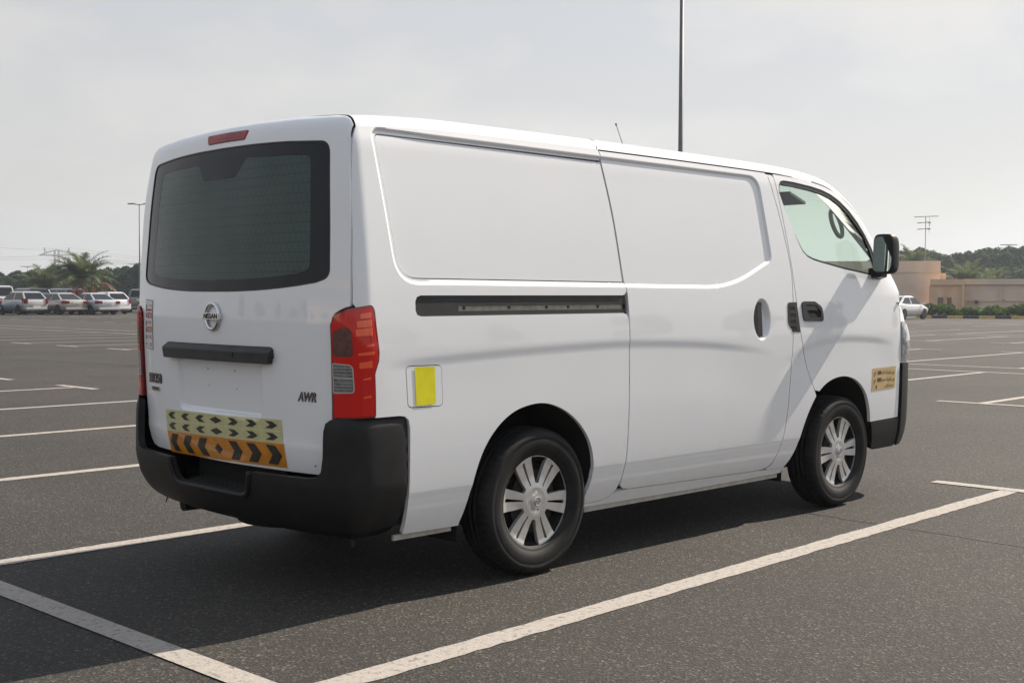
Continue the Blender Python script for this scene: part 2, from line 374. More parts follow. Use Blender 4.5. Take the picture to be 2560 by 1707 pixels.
# ------------------------------------------------------------------ ground
def asphalt():
    m = bpy.data.materials.new('asphalt'); m.use_nodes = True; t = m.node_tree; b = t.nodes['Principled BSDF']; l = t.links.new
    sset(b, Roughness=0.86, Specular_IOR_Level=0.35)
    c = N(t, 'ShaderNodeTexCoord')
    v1 = sset(N(t, 'ShaderNodeTexVoronoi'), Scale=115.0); l(c.outputs['Object'], v1.inputs['Vector'])
    r1 = N(t, 'ShaderNodeValToRGB'); e = r1.color_ramp.elements
    e[0].position = 0.0; e[0].color = (.0235, .0215, .0186, 1); e[1].position = 1.0; e[1].color = (.128, .116, .098, 1)
    k = e.new(.55); k.color = (.0370, .0338, .0292, 1); k = e.new(.88); k.color = (.0505, .0462, .0400, 1)
    sp = N(t, 'ShaderNodeSeparateColor'); l(v1.outputs['Color'], sp.inputs[0]); l(sp.outputs[0], r1.inputs[0])
    n1 = sset(N(t, 'ShaderNodeTexNoise'), Scale=0.55, Detail=8.0, Roughness=0.62); l(c.outputs['Object'], n1.inputs['Vector'])
    r2 = N(t, 'ShaderNodeValToRGB'); r2.color_ramp.elements[0].position = .3; r2.color_ramp.elements[1].position = .72
    r2.color_ramp.elements[0].color = (.72, .72, .73, 1); r2.color_ramp.elements[1].color = (1.18, 1.16, 1.12, 1); l(n1.outputs[0], r2.inputs[0])
    mm = N(t, 'ShaderNodeMix', data_type='RGBA', blend_type='MULTIPLY'); mm.inputs[0].default_value = 1.0; l(r1.outputs[0], mm.inputs[6]); l(r2.outputs[0], mm.inputs[7])
    n2 = sset(N(t, 'ShaderNodeTexNoise'), Scale=0.9, Detail=6.0, Roughness=0.7); l(c.outputs['Object'], n2.inputs['Vector'])       # rusty / oily stains
    r3 = N(t, 'ShaderNodeValToRGB'); r3.color_ramp.elements[0].position = .66; r3.color_ramp.elements[1].position = .78; r3.color_ramp.elements[0].color = (0, 0, 0, 1); r3.color_ramp.elements[1].color = (.35, .35, .35, 1); l(n2.outputs[0], r3.inputs[0])
    m2 = N(t, 'ShaderNodeMix', data_type='RGBA'); m2.inputs[7].default_value = (.085, .052, .030, 1); l(r3.outputs[0], m2.inputs[0]); l(mm.outputs[2], m2.inputs[6])
    l(m2.outputs[2], b.inputs['Base Color'])
    bp = sset(N(t, 'ShaderNodeBump'), Strength=0.55, Distance=0.006); l(v1.outputs['Distance'], bp.inputs['Height']); l(bp.outputs[0], b.inputs['Normal'])
    return m
ASPH = asphalt()
def line_paint():
    m = bpy.data.materials.new('line_paint'); m.use_nodes = True; t = m.node_tree; b = t.nodes['Principled BSDF']; l = t.links.new
    sset(b, Roughness=0.8); c = N(t, 'ShaderNodeTexCoord')
    n1 = sset(N(t, 'ShaderNodeTexNoise'), Scale=38.0, Detail=8.0, Roughness=0.75); l(c.outputs['Object'], n1.inputs['Vector'])
    r = N(t, 'ShaderNodeValToRGB'); e = r.color_ramp.elements; e[0].position = .33; e[0].color = (.10, .09, .08, 1); e[1].position = .47; e[1].color = (.34, .308, .272, 1); k = e.new(.75); k.color = (.40, .363, .322, 1)
    l(n1.outputs[0], r.inputs[0]); l(r.outputs[0], b.inputs['Base Color'])
    n2 = sset(N(t, 'ShaderNodeTexVoronoi'), Scale=95.0); l(c.outputs['Object'], n2.inputs['Vector']); bp = sset(N(t, 'ShaderNodeBump'), Strength=0.3, Distance=0.004); l(n2.outputs[0], bp.inputs['Height']); l(bp.outputs[0], b.inputs['Normal'])
    return m
PAINT = line_paint()
SAND = mat('sandy_soil', (.30, .25, .18), .95, var=.25, vscale=.2)
gm = raw_mesh('ground', [(-2500, -2500, -.02), (2500, -2500, -.02), (2500, 2500, -.02), (-2500, 2500, -.02)], [(0, 1, 2, 3)], smooth=False)
tag(link('ground', gm, SAND), kind='structure')
LA = R(1.7); CL, SL = math.cos(LA), math.sin(LA)
def lot(X, Y, z=0.0): return (X*CL-Y*SL, X*SL+Y*CL, z)
lm_ = raw_mesh('parking_lot', [lot(-70, -90), lot(96, -90), lot(96, 150), lot(-70, 150)], [(0, 1, 2, 3)], smooth=False)
LOT = link('parking_lot', lm_, ASPH); tag(LOT, kind='structure')
def in_view(X, Y):
    d = np.array(lot(X, Y))-CAM; D = d@_f
    return D > .3 and -500 < 1280+FPX*(d@_r)/D < 3060 and 853.5-FPX*(d@_u)/D < 2600
def stripe(x0, y0, x1, y1, wd=.115, z=.0025, rough=.005, m=None, name='painted_line'):
    if not any(in_view(x0+(x1-x0)*t, y0+(y1-y0)*t) for t in np.linspace(0, 1, 41)): return None
    L_ = math.hypot(x1-x0, y1-y0); n = max(2, int(L_/.06)) if math.hypot(x0, y0) < 12 else max(2, int(L_/1.5)); ux, uy = (x1-x0)/L_, (y1-y0)/L_; V = []; F = []
    for i in range(n+1):
        s_ = L_*i/n; a = wd/2+random.uniform(-rough, rough); b = wd/2+random.uniform(-rough, rough); jx = random.uniform(-rough, rough) if i in (0, n) else 0
        V += [lot(x0+ux*(s_+jx)-uy*a, y0+uy*(s_+jx)+ux*a, z), lot(x0+ux*(s_+jx)+uy*b, y0+uy*(s_+jx)-ux*b, z)]
    for i in range(n): F.append((2*i+1, 2*i+3, 2*i+2, 2*i))
    return link(name, raw_mesh(name, V, F, smooth=False), m or PAINT, LOT)
def row(X0, X1, Y0, step, k0, k1, solid=None, tee=None):
    for k in range(k0, k1+1): stripe(X0, Y0+step*k, X1, Y0+step*k)
    ya, yb = Y0+step*k0, Y0+step*k1
    if solid is not None: stripe(solid, ya-.06, solid, yb+.06, z=.0045)
    if tee is not None:
        for k in range(k0, k1+1): stripe(tee, Y0+step*k-.52, tee, Y0+step*k+.52, z=.0045)
row(-.70, 4.88, 1.05, 2.47, -8, 34, solid=-.72, tee=4.90)
row(11.25, 17.35, 1.37, 2.49, -8, 34, solid=17.40, tee=11.2)
row(19.0, 25.75, 1.37, 2.49, -8, 30, solid=18.95, tee=25.8)
row(31.8, 38.0, 1.5, 2.49, -4, 28, solid=38.0, tee=31.7)
row(39.7, 46.0, 1.5, 2.49, -2, 26, solid=39.6, tee=46.0)
row(53.0, 59.0, 1.5, 2.49, 2, 24, solid=59.0)
row(60.6, 66.6, 1.5, 2.49, 4, 22, solid=60.6)
# tar-filled seams
TAR = mat('tar', (.012, .012, .012), .55)
def seam(pts, wd):
    V = []; F = []
    for i, (x, y) in enumerate(pts):
        x0, y0 = pts[max(i-1, 0)]; x1, y1 = pts[min(i+1, len(pts)-1)]; l_ = math.hypot(x1-x0, y1-y0); n_ = (-(y1-y0)/l_, (x1-x0)/l_); w_ = wd*random.uniform(.7, 1.2)/2
        V += [(x+n_[0]*w_, y+n_[1]*w_, .002), (x-n_[0]*w_, y-n_[1]*w_, .002)]
    for i in range(len(pts)-1): F.append((2*i+1, 2*i+3, 2*i+2, 2*i))
    link('tar_seam', raw_mesh('tar_seam', V, F, smooth=False), TAR, LOT)
seam([(3.26+random.uniform(-.012, .012)-.004*k, -.8-.09*k) for k in range(0, 110)], .014)
seam([(6.3+.165*k*.5+random.uniform(-.01, .01), 22.9-.5*k) for k in range(-14, 30)], .05)

def mark_mat(name, col, amount, sc):
    m = bpy.data.materials.new(name); m.use_nodes = True; t = m.node_tree; l = t.links.new; b = t.nodes['Principled BSDF']; b.inputs['Base Color'].default_value = (*col, 1); sset(b, Roughness=.8)
    c = N(t, 'ShaderNodeTexCoord'); n = sset(N(t, 'ShaderNodeTexNoise'), Scale=sc, Detail=8.0, Roughness=.75); l(c.outputs['Object'], n.inputs['Vector'])
    g = N(t, 'ShaderNodeTexGradient', gradient_type='SPHERICAL'); mp_ = N(t, 'ShaderNodeMapping'); mp_.inputs['Location'].default_value = (-1, -1, 0); mp_.inputs['Scale'].default_value = (2, 2, 2); l(c.outputs['Generated'], mp_.inputs[0]); l(mp_.outputs[0], g.inputs[0])
    ad = N(t, 'ShaderNodeMath', operation='MULTIPLY_ADD'); ad.inputs[1].default_value = .55; l(g.outputs[0], ad.inputs[0]); l(n.outputs[0], ad.inputs[2])
    r = N(t, 'ShaderNodeValToRGB'); r.color_ramp.elements[0].position = .58; r.color_ramp.elements[1].position = .95; r.color_ramp.elements[0].color = (0, 0, 0, 1); r.color_ramp.elements[1].color = (amount, amount, amount, 1); l(ad.outputs[0], r.inputs[0])
    tr = N(t, 'ShaderNodeBsdfTransparent'); mx = N(t, 'ShaderNodeMixShader'); l(r.outputs[0], mx.inputs[0]); l(tr.outputs[0], mx.inputs[1]); l(b.outputs[0], mx.inputs[2]); l(mx.outputs[0], t.nodes['Material Output'].inputs[0])
    return m
OILM, TYREM, RUSTM = mark_mat('oil_stain', (.012, .011, .010), .75, 9.0), mark_mat('tyre_scuff', (.010, .010, .010), .85, 22.0), mark_mat('rust_stain', (.16, .075, .03), .5, 14.0)
def mark(name, x, y, lx, ly, a, m):
    ca, sa = math.cos(a), math.sin(a); V = [(u*lx/2, v*ly/2, 0) for u, v in ((-1, -1), (1, -1), (1, 1), (-1, 1))]
    o = link(name, raw_mesh(name, V, [(0, 1, 2, 3)], smooth=False), m, LOT); o.location = (x, y, .0022+.0003*(len(LOT.children) % 5)); o.rotation_euler = (0, 0, a)
mark('tyre_scuff', .72, 2.22, 1.1, .34, R(-68), TYREM); mark('tyre_scuff', .62, 2.40, .7, .30, R(-60), TYREM)
for x, y, l1, l2, a, m in ((1.55, -1.02, .5, .22, 20, RUSTM), (2.7, -2.35, .7, .30, -30, RUSTM), (2.2, 4.7, 1.0, .8, 10, OILM), (3.4, 7.2, 1.1, .7, 40, OILM), (8.1, .6, 1.6, .9, 70, OILM), (8.6, 9.0, 2.4, .8, 80, OILM), (.3, -2.2, .6, .4, 15, OILM), (3.9, -2.7, 1.0, .5, -20, OILM), (14.2, 2.7, 1.2, .9, 0, OILM), (13.8, 22.6, 1.4, 1.0, 0, OILM), (-.2, 1.9, .8, .5, 0, OILM)):
    mark('surface_stain', x, y, l1, l2, R(a), m)

# ================================================================== background
def leafy(name, n, shape, size, rnd, squash=1.0):
    """crown: n small leaf clumps (two crossed quads each) spread through a lumpy volume"""
    V = []; F = []
    for i in range(n):
        c = shape(rnd); s_ = size*rnd.uniform(.6, 1.4)
        for k in range(2):
            a = np.array([rnd.gauss(0, 1) for _ in range(3)]); a /= np.linalg.norm(a); b = np.cross(a, [rnd.gauss(0, 1) for _ in range(3)]); b /= np.linalg.norm(b)+1e-9
            j = len(V); V += [c-a*s_*.5, c+b*s_*.28, c+a*s_*.5, c-b*s_*.28]; F.append((j, j+1, j+2, j+3))
    return raw_mesh(name, V, F, smooth=False)
def leafmat(name, c, var=.45, sc=.9):
    m = bpy.data.materials.new(name); m.use_nodes = True; t = m.node_tree; b = t.nodes['Principled BSDF']; l = t.links.new
    sset(b, Roughness=.6, Specular_IOR_Level=.25)
    co = N(t, 'ShaderNodeTexCoord'); oi = N(t, 'ShaderNodeObjectInfo'); ad = N(t, 'ShaderNodeVectorMath', operation='ADD'); l(co.outputs['Object'], ad.inputs[0]); l(oi.outputs['Random'], ad.inputs[1])
    n = sset(N(t, 'ShaderNodeTexNoise'), Scale=sc, Detail=4.0); l(ad.outputs[0], n.inputs['Vector'])
    r = N(t, 'ShaderNodeValToRGB'); r.color_ramp.elements[0].position = .32; r.color_ramp.elements[1].position = .68
    r.color_ramp.elements[0].color = (*[x*(1-var) for x in c], 1); r.color_ramp.elements[1].color = (*[x*(1+var) for x in c], 1); l(n.outputs[0], r.inputs[0])
    l(r.outputs[0], b.inputs['Base Color'])
    tr = N(t, 'ShaderNodeBsdfTranslucent'); l(r.outputs[0], tr.inputs[0]); mx = N(t, 'ShaderNodeMixShader'); mx.inputs[0].default_value = .42
    o = t.nodes['Material Output']; l(b.outputs[0], mx.inputs[1]); l(tr.outputs[0], mx.inputs[2]); l(mx.outputs[0], o.inputs[0])
    return m
LEAF = leafmat('leaf_dark', (.045, .085, .035)); LEAF2 = leafmat('leaf_mid', (.065, .105, .040)); HEDGE = leafmat('leaf_hedge', (.10, .165, .028), .45, 1.2)
PALML = leafmat('palm_leaf', (.125, .155, .07), .35, 1.2); PALMD = leafmat('palm_leaf_dry', (.26, .20, .11), .3, 1.5); FLOW = leafmat('pink_bracts', (.52, .05, .16), .3, 3.0); RUST = leafmat('rusty_leaf', (.26, .085, .06), .5, 2.0)
BARK = mat('bark', (.10, .075, .055), .9, var=.4, vscale=6, bump=.5, bscale=20); PBARK = mat('palm_bark', (.17, .125, .085), .95, var=.4, vscale=9, bump=.6, bscale=25)
def lump(cs):
    def f(rnd):
        c, r = rnd.choice(cs); d = np.array([rnd.gauss(0, 1) for _ in range(3)]); d /= np.linalg.norm(d)+1e-9
        return np.array(c)+d*np.array(r)*rnd.uniform(.55, 1.0)
    return f
def tree_proto(seed, h, n=4600):
    rnd = random.Random(seed); cs = []
    for i in range(15):
        a = rnd.uniform(0, 6.28); rr = rnd.uniform(0, .30)*h; z = rnd.uniform(.30, .86)*h; k = (1-.62*(z/h))*.25*h*rnd.uniform(.7, 1.15)
        cs.append(((rr*math.cos(a), rr*math.sin(a), z), (k, k, k*.85)))
    cs.append(((0, 0, h*.88), (.11*h, .11*h, .13*h)))
    cr = leafy('crown', n, lump(cs), .05*h, rnd)
    tr = MB(); tr.tube([(0, 0, 0), (.03*h, 0, .2*h), (0, .02*h, .5*h), (0, 0, .8*h)], [.03*h, .024*h, .015*h, .005*h], 7)
    for c, r in cs[:7]: tr.tube([(0, .01*h, .28*h), tuple(np.array(c)*.55+np.array([0, 0, .12*h])), c], [.014*h, .009*h, .003*h], 5)
    return cr, tr.mesh('trunk')
TP = []
for i in range(5):
    c_, t_ = tree_proto(11+i, 8.0); c_.materials.append(LEAF if i % 2 == 0 else LEAF2); t_.materials.append(BARK); TP.append((c_, t_))
def tree(i, x, y, h, label, group, rz=None, wide=1.0):
    e = empty('broadleaf_tree', (x, y, 0), random.uniform(0, 6.28) if rz is None else rz); s_ = h/8.0; e.scale = (s_*wide, s_*wide, s_)
    tag(e, label, 'tree', group)
    for n_, me in zip(('crown', 'trunk'), TP[i % 5]): o = bpy.data.objects.new(n_, me); COL.objects.link(o); o.parent = e
# wood behind the parked cars (left) and behind the low building (right)
rnd = random.Random(3)
for k in range(34):
    px = -60+k*13.5+rnd.uniform(-8, 8); top = [667, 674, 682, 676, 684][k % 5]+rnd.uniform(-12, 10)
    if px < 60: top += 12
    rg = rnd.uniform(150, 185); P = at(px, 757, rg); h = at(px, top, rg)[2]
    tree(k, P[0], P[1], h, 'dark green tree in the wood behind the parked silver cars', 'trees behind the parked cars', wide=1.25)
for k in range(34):
    px = 2200+k*13.5+rnd.uniform(-7, 7); top = 634-8*math.sin((px-2200)/40.0)+rnd.uniform(-10, 14)-(px-2200)*.015
    rg = rnd.uniform(165, 205); P = at(px, 757, rg); h = at(px, top, rg)[2]
    tree(k, P[0], P[1], h, 'bluish green tree in the wood behind the low tan building', 'trees behind the tan building', wide=1.15)
for k in range(26):
    px = 480+k*66+rnd.uniform(-20, 20); rg = rnd.uniform(165, 195); P = at(px, 757, rg)
    tree(k, P[0], P[1], 6.3+rnd.uniform(-.8, .8), 'green tree of the wood standing beyond the van', 'trees beyond the van', wide=1.3)
for k in range(46):                                                     # the same belt of trees closes the other sides of the lot
    a = R(-12-k*5.0+rnd.uniform(-2, 2)); rg = rnd.uniform(115, 140)
    tree(k, CAM[0]+rg*math.cos(a), CAM[1]+rg*math.sin(a), 7.0+rnd.uniform(-1.5, 1.5), 'green tree on the far side of the lot', 'trees round the rest of the lot', wide=1.3)

def palm(px, py_top, rg, trunk_h, spread, label, seed, dense=46):
    rnd = random.Random(seed); P = at(px, 757, rg); e = empty('date_palm', (P[0], P[1], 0)); tag(e, label, 'palm tree')
    th = trunk_h; tr = MB(); n = 14
    tr.tube([(0, 0, th*i/n) for i in range(n+1)], [.24+.03*(i % 2)+.10*(i/n) for i in range(n+1)], 9); tr.build('trunk', PBARK, e)
    top_z = at(px, py_top, rg)[2]
    for nm, cnt, m, lo, hi in (('crown', dense, PALML, .15, 1.45), ('dry_fronds', 6, PALMD, -.75, -.1)):
        V = []; F = []
        for i in range(cnt):
            az = rnd.uniform(0, 6.283); el = rnd.uniform(lo, hi); Ln = spread*rnd.uniform(.8, 1.1); d = np.array([math.cos(az), math.sin(az)]); pos = np.array([0, 0, th]); pts = []
            reach = max(.3, (top_z-th)/Ln) if el > .9 else 1
            seg = 12
            for k in range(seg+1):
                ang = el-1.15*(k/seg)**1.6*(1.0 if el > 0 else .5); pts.append(pos.copy()); pos = pos+np.array([d[0]*math.cos(ang), d[1]*math.cos(ang), math.sin(ang)])*Ln/seg
            sd_ = np.array([-d[1], d[0], 0])
            for k in range(1, seg+1):
                p = pts[k]; t = pts[k]-pts[k-1]; t /= np.linalg.norm(t)
                for sub in (0, .33, .66):
                    q = p-(pts[k]-pts[k-1])*sub; L_ = .62*spread/3.0*math.sin(math.pi*min(1, .12+.88*(k-sub)/seg)**.8)+.1
                    for sg in (-1, 1):
                        tip = q+(sd_*sg*.8+t*.75+np.array([0, 0, rnd.uniform(-.25, .35)]))*L_; w_ = t*.05
                        j = len(V); V += [q-w_, q+w_, tip]; F.append((j, j+1, j+2))
                j = len(V); V += [pts[k-1]-sd_*.03, pts[k-1]+sd_*.03, pts[k]+sd_*.02, pts[k]-sd_*.02]; F.append((j, j+1, j+2, j+3))
        link(nm, raw_mesh(nm, V, F, smooth=False), m, e)
palm(207, 637, 100, 2.6, 2.9, 'tall date palm above the pink flowering bush', 5)
palm(110, 668, 112, 1.9, 2.9, 'shorter date palm left of the flowering bush', 9, 34)
palm(2282, 608, 128, 3.8, 3.4, 'date palm crown showing over the flat roof beside the aerial mast', 21)
palm(2418, 648, 122, 2.0, 3.6, 'wide date palm behind the low parapet wall', 33, 60)
palm(2478, 655, 126, 1.7, 3.3, 'lower date palm behind the parapet near the street lamp', 35)

def bush(px0, px1, ytop, rg, label, m, seed, n=1500, group=None, depth=1.2, extra=None, name='hedge_shrub', leaf=.16):
    rnd = random.Random(seed); A, B = at(px0, 757, rg), at(px1, 757, rg); C = (A+B)/2; wd = np.linalg.norm(B-A)/2; h = at((px0+px1)/2, ytop, rg)[2]
    e = empty(name, (C[0], C[1], 0), math.atan2(B[1]-A[1], B[0]-A[0])); tag(e, label, 'shrub', group)
    cs = [((rnd.uniform(-.8, .8)*wd, rnd.uniform(-.5, .5)*depth, h*rnd.uniform(.25, .68)), (wd*.30, depth*.5, h*.33)) for _ in range(14)]
    fol = leafy('foliage', n, lump(cs), leaf, rnd); link('foliage', fol, m, e)
    MB().tube([(0, 0, 0), (.05, 0, h*.4), (.1, .05, h*.6)], [.05, .04, .02], 6).build('stem', BARK, e)
    if extra: link(extra[0], leafy(extra[0], extra[2], lump([(c, tuple(np.array(r)*1.08)) for c, r in cs[:extra[3]]]), leaf, rnd), extra[1], e)
bush(160, 276, 697, 91, 'bougainvillea bush with pink flowers behind the silver cars', LEAF2, 4, 1800, depth=1.6, extra=('flowers', FLOW, 330, 6), name='flowering_shrub')
bush(200, 264, 714, 90, 'rust-leaved bush in front of the bougainvillea', RUST, 8, 1100, name='flowering_shrub')
bush(-20, 40, 712, 110, 'light green clipped shrub at the left end of the car row', HEDGE, 14)
bush(78, 112, 722, 104, 'low green shrub under the shorter palm', LEAF2, 16, 900)
for k, (a, b, yt, lb) in enumerate(((2300, 2390, 757, 'rounded green shrub beside the parked white car'), (2384, 2456, 767, 'lowest green shrub in the kerbside hedge'), (2446, 2556, 761, 'yellow tipped green shrub in front of the long wall'), (2540, 2640, 758, 'green shrub at the open end of the hedge'))):
    bush(a, b, yt, 88, lb, HEDGE, 50+k, 2200, 'shrubs along the striped kerb')
# striped kerb
kr = empty('striped_kerb', tuple(at(2440, 757, 85.5)*[1, 1, 0])); tag(kr, 'black and yellow striped kerb in front of the hedge', 'kerb')
A, B = at(2290, 757, 85.0)*[1, 1, 0], at(2700, 757, 86.0)*[1, 1, 0]; nK = int(np.linalg.norm(B-A)/.98); dirk = (B-A)/np.linalg.norm(B-A)
kme = {}
for c_, m in (('y', mat('kerb_yellow', (.52, .36, .10), .8, var=.25, vscale=5)), ('b', mat('kerb_black', (.03, .03, .03), .8, var=.3, vscale=5))):
    kme[c_] = MB().box((0, 0, .09), (.96, .22, .18)).mesh('kerb_stone', bevel=.02); kme[c_].materials.append(m)
for i in range(nK):
    o = bpy.data.objects.new('kerb_stone', kme['yb'[i % 2]]); COL.objects.link(o); o.parent = kr; q = A+dirk*(i+.5)*.98-np.array(kr.location); o.location = q; o.rotation_euler = (0, 0, math.atan2(dirk[1], dirk[0])+random.uniform(-.01, .01))
# low tan buildings
TAN = mat('tan_render', (.66, .53, .42), .9, var=.10, vscale=.7); TANO = mat('orange_render', (.68, .47, .29), .9, var=.10, vscale=.7); DOORB = mat('brown_door', (.16, .10, .07), .7, var=.2, vscale=3)
def block(name, px0, px1, ytop, rg, m, parent=None, depth=14.0, ybot=None, inset=0.0, taper=0.0):
    mid = (px0+px1)/2; az = math.atan2(*(ray(mid, 757)[[1, 0]])); A, B = at(px0, 757, rg), at(px1, 757, rg)
    u = B-A; u[2] = 0; u /= np.linalg.norm(u); v = np.array([-u[1], u[0], 0]); v *= np.sign(v@(A-CAM))
    h = at(mid, ytop, rg)[2]; z0 = 0 if ybot is None else at(mid, ybot, rg)[2]
    A = A*[1, 1, 0]+v*inset; B = B*[1, 1, 0]+v*inset
    V = [A+[0, 0, z0], B+[0, 0, z0], B+v*depth+[0, 0, z0], A+v*depth+[0, 0, z0], A+[0, 0, h]+u*taper, B+[0, 0, h]-u*taper, B+v*depth+[0, 0, h], A+v*depth+[0, 0, h]]
    return MB().hexa(V).build(name, m, parent)
b1 = empty('flat_roofed_building', tuple(at(2200, 757, 113)*[1, 1, 0])); tag(b1, 'taller flat roofed tan building behind the parked white car', 'building')
def place(o, e): o.parent = e; o.matrix_parent_inverse = e.matrix_basis.inverted()
for nm, a, b, yt, yb, rg, m, dp in (('wall', 1990, 2351, 681, None, 112, TAN, 12), ('parapet', 1990, 2350, 653, 681.6, 111.9, TAN, 12), ('wall_return', 2351.5, 2364, 683, None, 113, TANO, 8)):
    place(block(nm, a, b, yt, rg, m, None, dp, yb), b1)
b2 = empty('long_wall_building', tuple(at(2440, 757, 104)*[1, 1, 0])); tag(b2, 'long low tan building with a flat parapet behind the hedge', 'building')
for nm, a, b, yt, yb, rg, m, dp in (('wall', 2411, 2760, 712, None, 104, TAN, 8), ('parapet', 2409, 2760, 697, 711.4, 103.8, TAN, 8), ('porch_wall', 2322, 2410, 713, None, 103, TANO, 8), ('porch_parapet', 2325, 2410, 698, 712.4, 102.8, TANO, 8),
        ('string_course', 2411, 2760, 752, 753.5, 103.9, TANO, .2), ('pilaster', 2404, 2411, 713, None, 102.7, TANO, 1), ('pilaster', 2364, 2367, 713, None, 102.8, TANO, 1), ('pilaster', 2500, 2504, 713, None, 103.7, TAN, 1)):
    place(block(nm, a, b, yt, rg, m, None, dp, yb), b2)
for a, b, yb in ((2344, 2358, 770), (2366, 2379, 775)):
    d_ = block('doorway', a, b, 743.5, 102.95, DOORB, None, .2); place(d_, b2); 
ac = block('air_conditioner', 2436, 2446, 749, 103.6, mat('ac_grey', (.30, .30, .30), .6), None, .4, 758); place(ac, b2)
acg = block('fan_grille', 2437.5, 2444.5, 752.5, 103.55, DARK, None, .05, 757.5); place(acg, b2)
wb = block('wall_box', 2508, 2511, 748, 103.6, DOORB, None, .2, 751); place(wb, b2)
# a tan building behind the camera side of the lot (mirrored in the rear window)
b3 = empty('far_building', (-75, 10, 0)); tag(b3, 'long tan building across the lot behind the van', 'building')
o = MB().box((-82, 30, 2.6), (10, 46, 5.2)).build('wall', TAN, None); place(o, b3)
o = MB().box((-82, 30, 5.45), (10.6, 46.6, .5)).build('parapet', TANO, None); place(o, b3)
for k in range(7): o = MB().box((-76.9, 12+6*k, 2.4), (.2, 1.6, 1.8)).build('window', DOORB, None); place(o, b3)

# aerial mast on the building
GREYM = mat('galvanised', (.30, .31, .32), .5, .6); DKPOLE = mat('painted_pole', (.115, .115, .12), .5, .2, var=.15, vscale=2)
P0 = at(2312, 690, 112.5); P1 = at(2318, 541, 112.5); P1 = np.array([P0[0], P0[1], P1[2]]); sc = 112.5*.94/FPX
am = empty('aerial_mast', tuple(P0*[1, 1, 0])); am.location.z = 3.9; tag(am, 'thin mast with three TV aerials on the flat roof', 'aerial')
u_ = np.array([_r0[0], _r0[1], 0])
o = MB().tube([np.array([P0[0], P0[1], 3.9]), P1], .035, 6).build('mast', GREYM); place(o, am)
for yy, l0, l1, ln in ((541.5, -28, 30, 0), (556.5, -20, 10, 1), (572.5, -20, 9, 1)):
    z = at(2318, yy, 112.5)[2]; c = np.array([P1[0], P1[1], z]); mb = MB(); mb.tube([c+u_*l0*sc+[0, 0, -.06], c+u_*l1*sc+[0, 0, .06]], .03, 5)
    nrm = np.array([-u_[1], u_[0], 0])
    for t in np.linspace(l0*.9, l1*.95, 7): q = c+u_*t*sc; mb.tube([q-nrm*.5, q+nrm*.5], .012, 4); 
    if ln: q = c+u_*l1*sc; mb.tube([q-[0, 0, .35], q+[0, 0, .55]], .015, 4); mb.box(tuple(q), (.25, .12, .12))
    o = mb.build('yagi_aerial', GREYM); place(o, am)
# lamp columns
def lamp_post(name, px, ytop, rg, rad, label, arms, m, armw=.9, tall=None):
    P = at(px, 757, rg)*[1, 1, 0]; h = tall or at(px, ytop, rg)[2]; e = empty(name, tuple(P)); tag(e, label, 'street lamp')
    MB().tube([(0, 0, 0), (0, 0, .5), (0, 0, h)], [rad*1.25, rad, rad*.55], 12).build('column', m, e, smooth=True)
    MB().box((0, 0, .02), (.5, .5, .04)).build('base_plate', m, e)
    u = np.array([_r0[0], _r0[1], 0])
    for s_ in arms:
        q = u*s_*armw; MB().tube([(0, 0, h-.05), tuple(q+[0, 0, h+.05])], .05, 6).build('arm', m, e)
        MB().box(tuple(q*1.12+[0, 0, h+.05]), (.75 if abs(s_) >= 1 else .5, .3, .12), math.atan2(u[1], u[0])).build('lamp_head', m, e, bevel=.03)
lamp_post('lamp_column', 1698, 0, 47, .115, 'thick dark grey lamp column rising behind the van roof', (-1, 1), DKPOLE, tall=16.0)
lamp_post('street_lamp', 350, 511, 136, .10, 'tall twin armed street lamp beside the rear of the van', (-1, 1), DKPOLE, .75)
lamp_post('street_lamp', 70, 667, 230, .10, 'distant four headed street lamp left of the date palms', (-1, -.35, .35, 1), GREYM, .8)
lamp_post('street_lamp', 338, 661, 230, .10, 'distant four headed street lamp above the wood next to the van', (-1, -.35, .35, 1), GREYM, .8)
lamp_post('street_lamp', 2519, 613, 200, .12, 'four headed street lamp above the wood behind the long wall', (-1, -.35, .35, 1), GREYM, .8)
# transmission tower and its lines
TWR = mat('tower_steel', (.17, .16, .16), .7)
RG = 860.0; Pt = at(143, 757, RG)*[1, 1, 0]; zz = lambda y: at(143, y, RG)[2] if y < 750 else 0.0; mpp = RG/FPX*.95
tw_ = empty('transmission_tower', tuple(Pt)); tag(tw_, 'grey lattice electricity tower far behind the date palms', 'pylon')
mb = MB(); X = lambda dx, y: tuple(u_*dx*mpp+[0, 0, zz(y)])
for sx in (-1, 1):
    mb.tube([X(sx*9, 757), X(sx*6.5, 655), X(sx*5, 625)], [.55, .4, .3], 5); mb.tube([X(sx*4, 757), X(sx*2.5, 626)], .22, 4)
for y0, y1 in ((757, 720), (720, 690), (690, 665), (665, 640)):
    for sx in (-1, 1): mb.tube([X(sx*8, y0), X(-sx*7, y1)], .2, 4)
mb.build('tower_body', TWR, tw_)
mb = MB()
mb.tube([X(-43, 638.5), X(43, 637.5)], .38, 5)
for sx in (-1, 1):
    mb.tube([X(0, 625), X(sx*15, 628), X(sx*43, 638)], .34, 5)
    for k in range(6): mb.tube([X(sx*(6+6*k), 638.3), X(sx*(9+6*k), 626.5+k*1.9)], .16, 4)
    mb.tube([X(sx*24, 634), X(sx*31, 619)], .3, 4); mb.tube([X(sx*30, 637), X(sx*31, 619)], .3, 4)
mb.build('cross_arm', TWR, tw_)
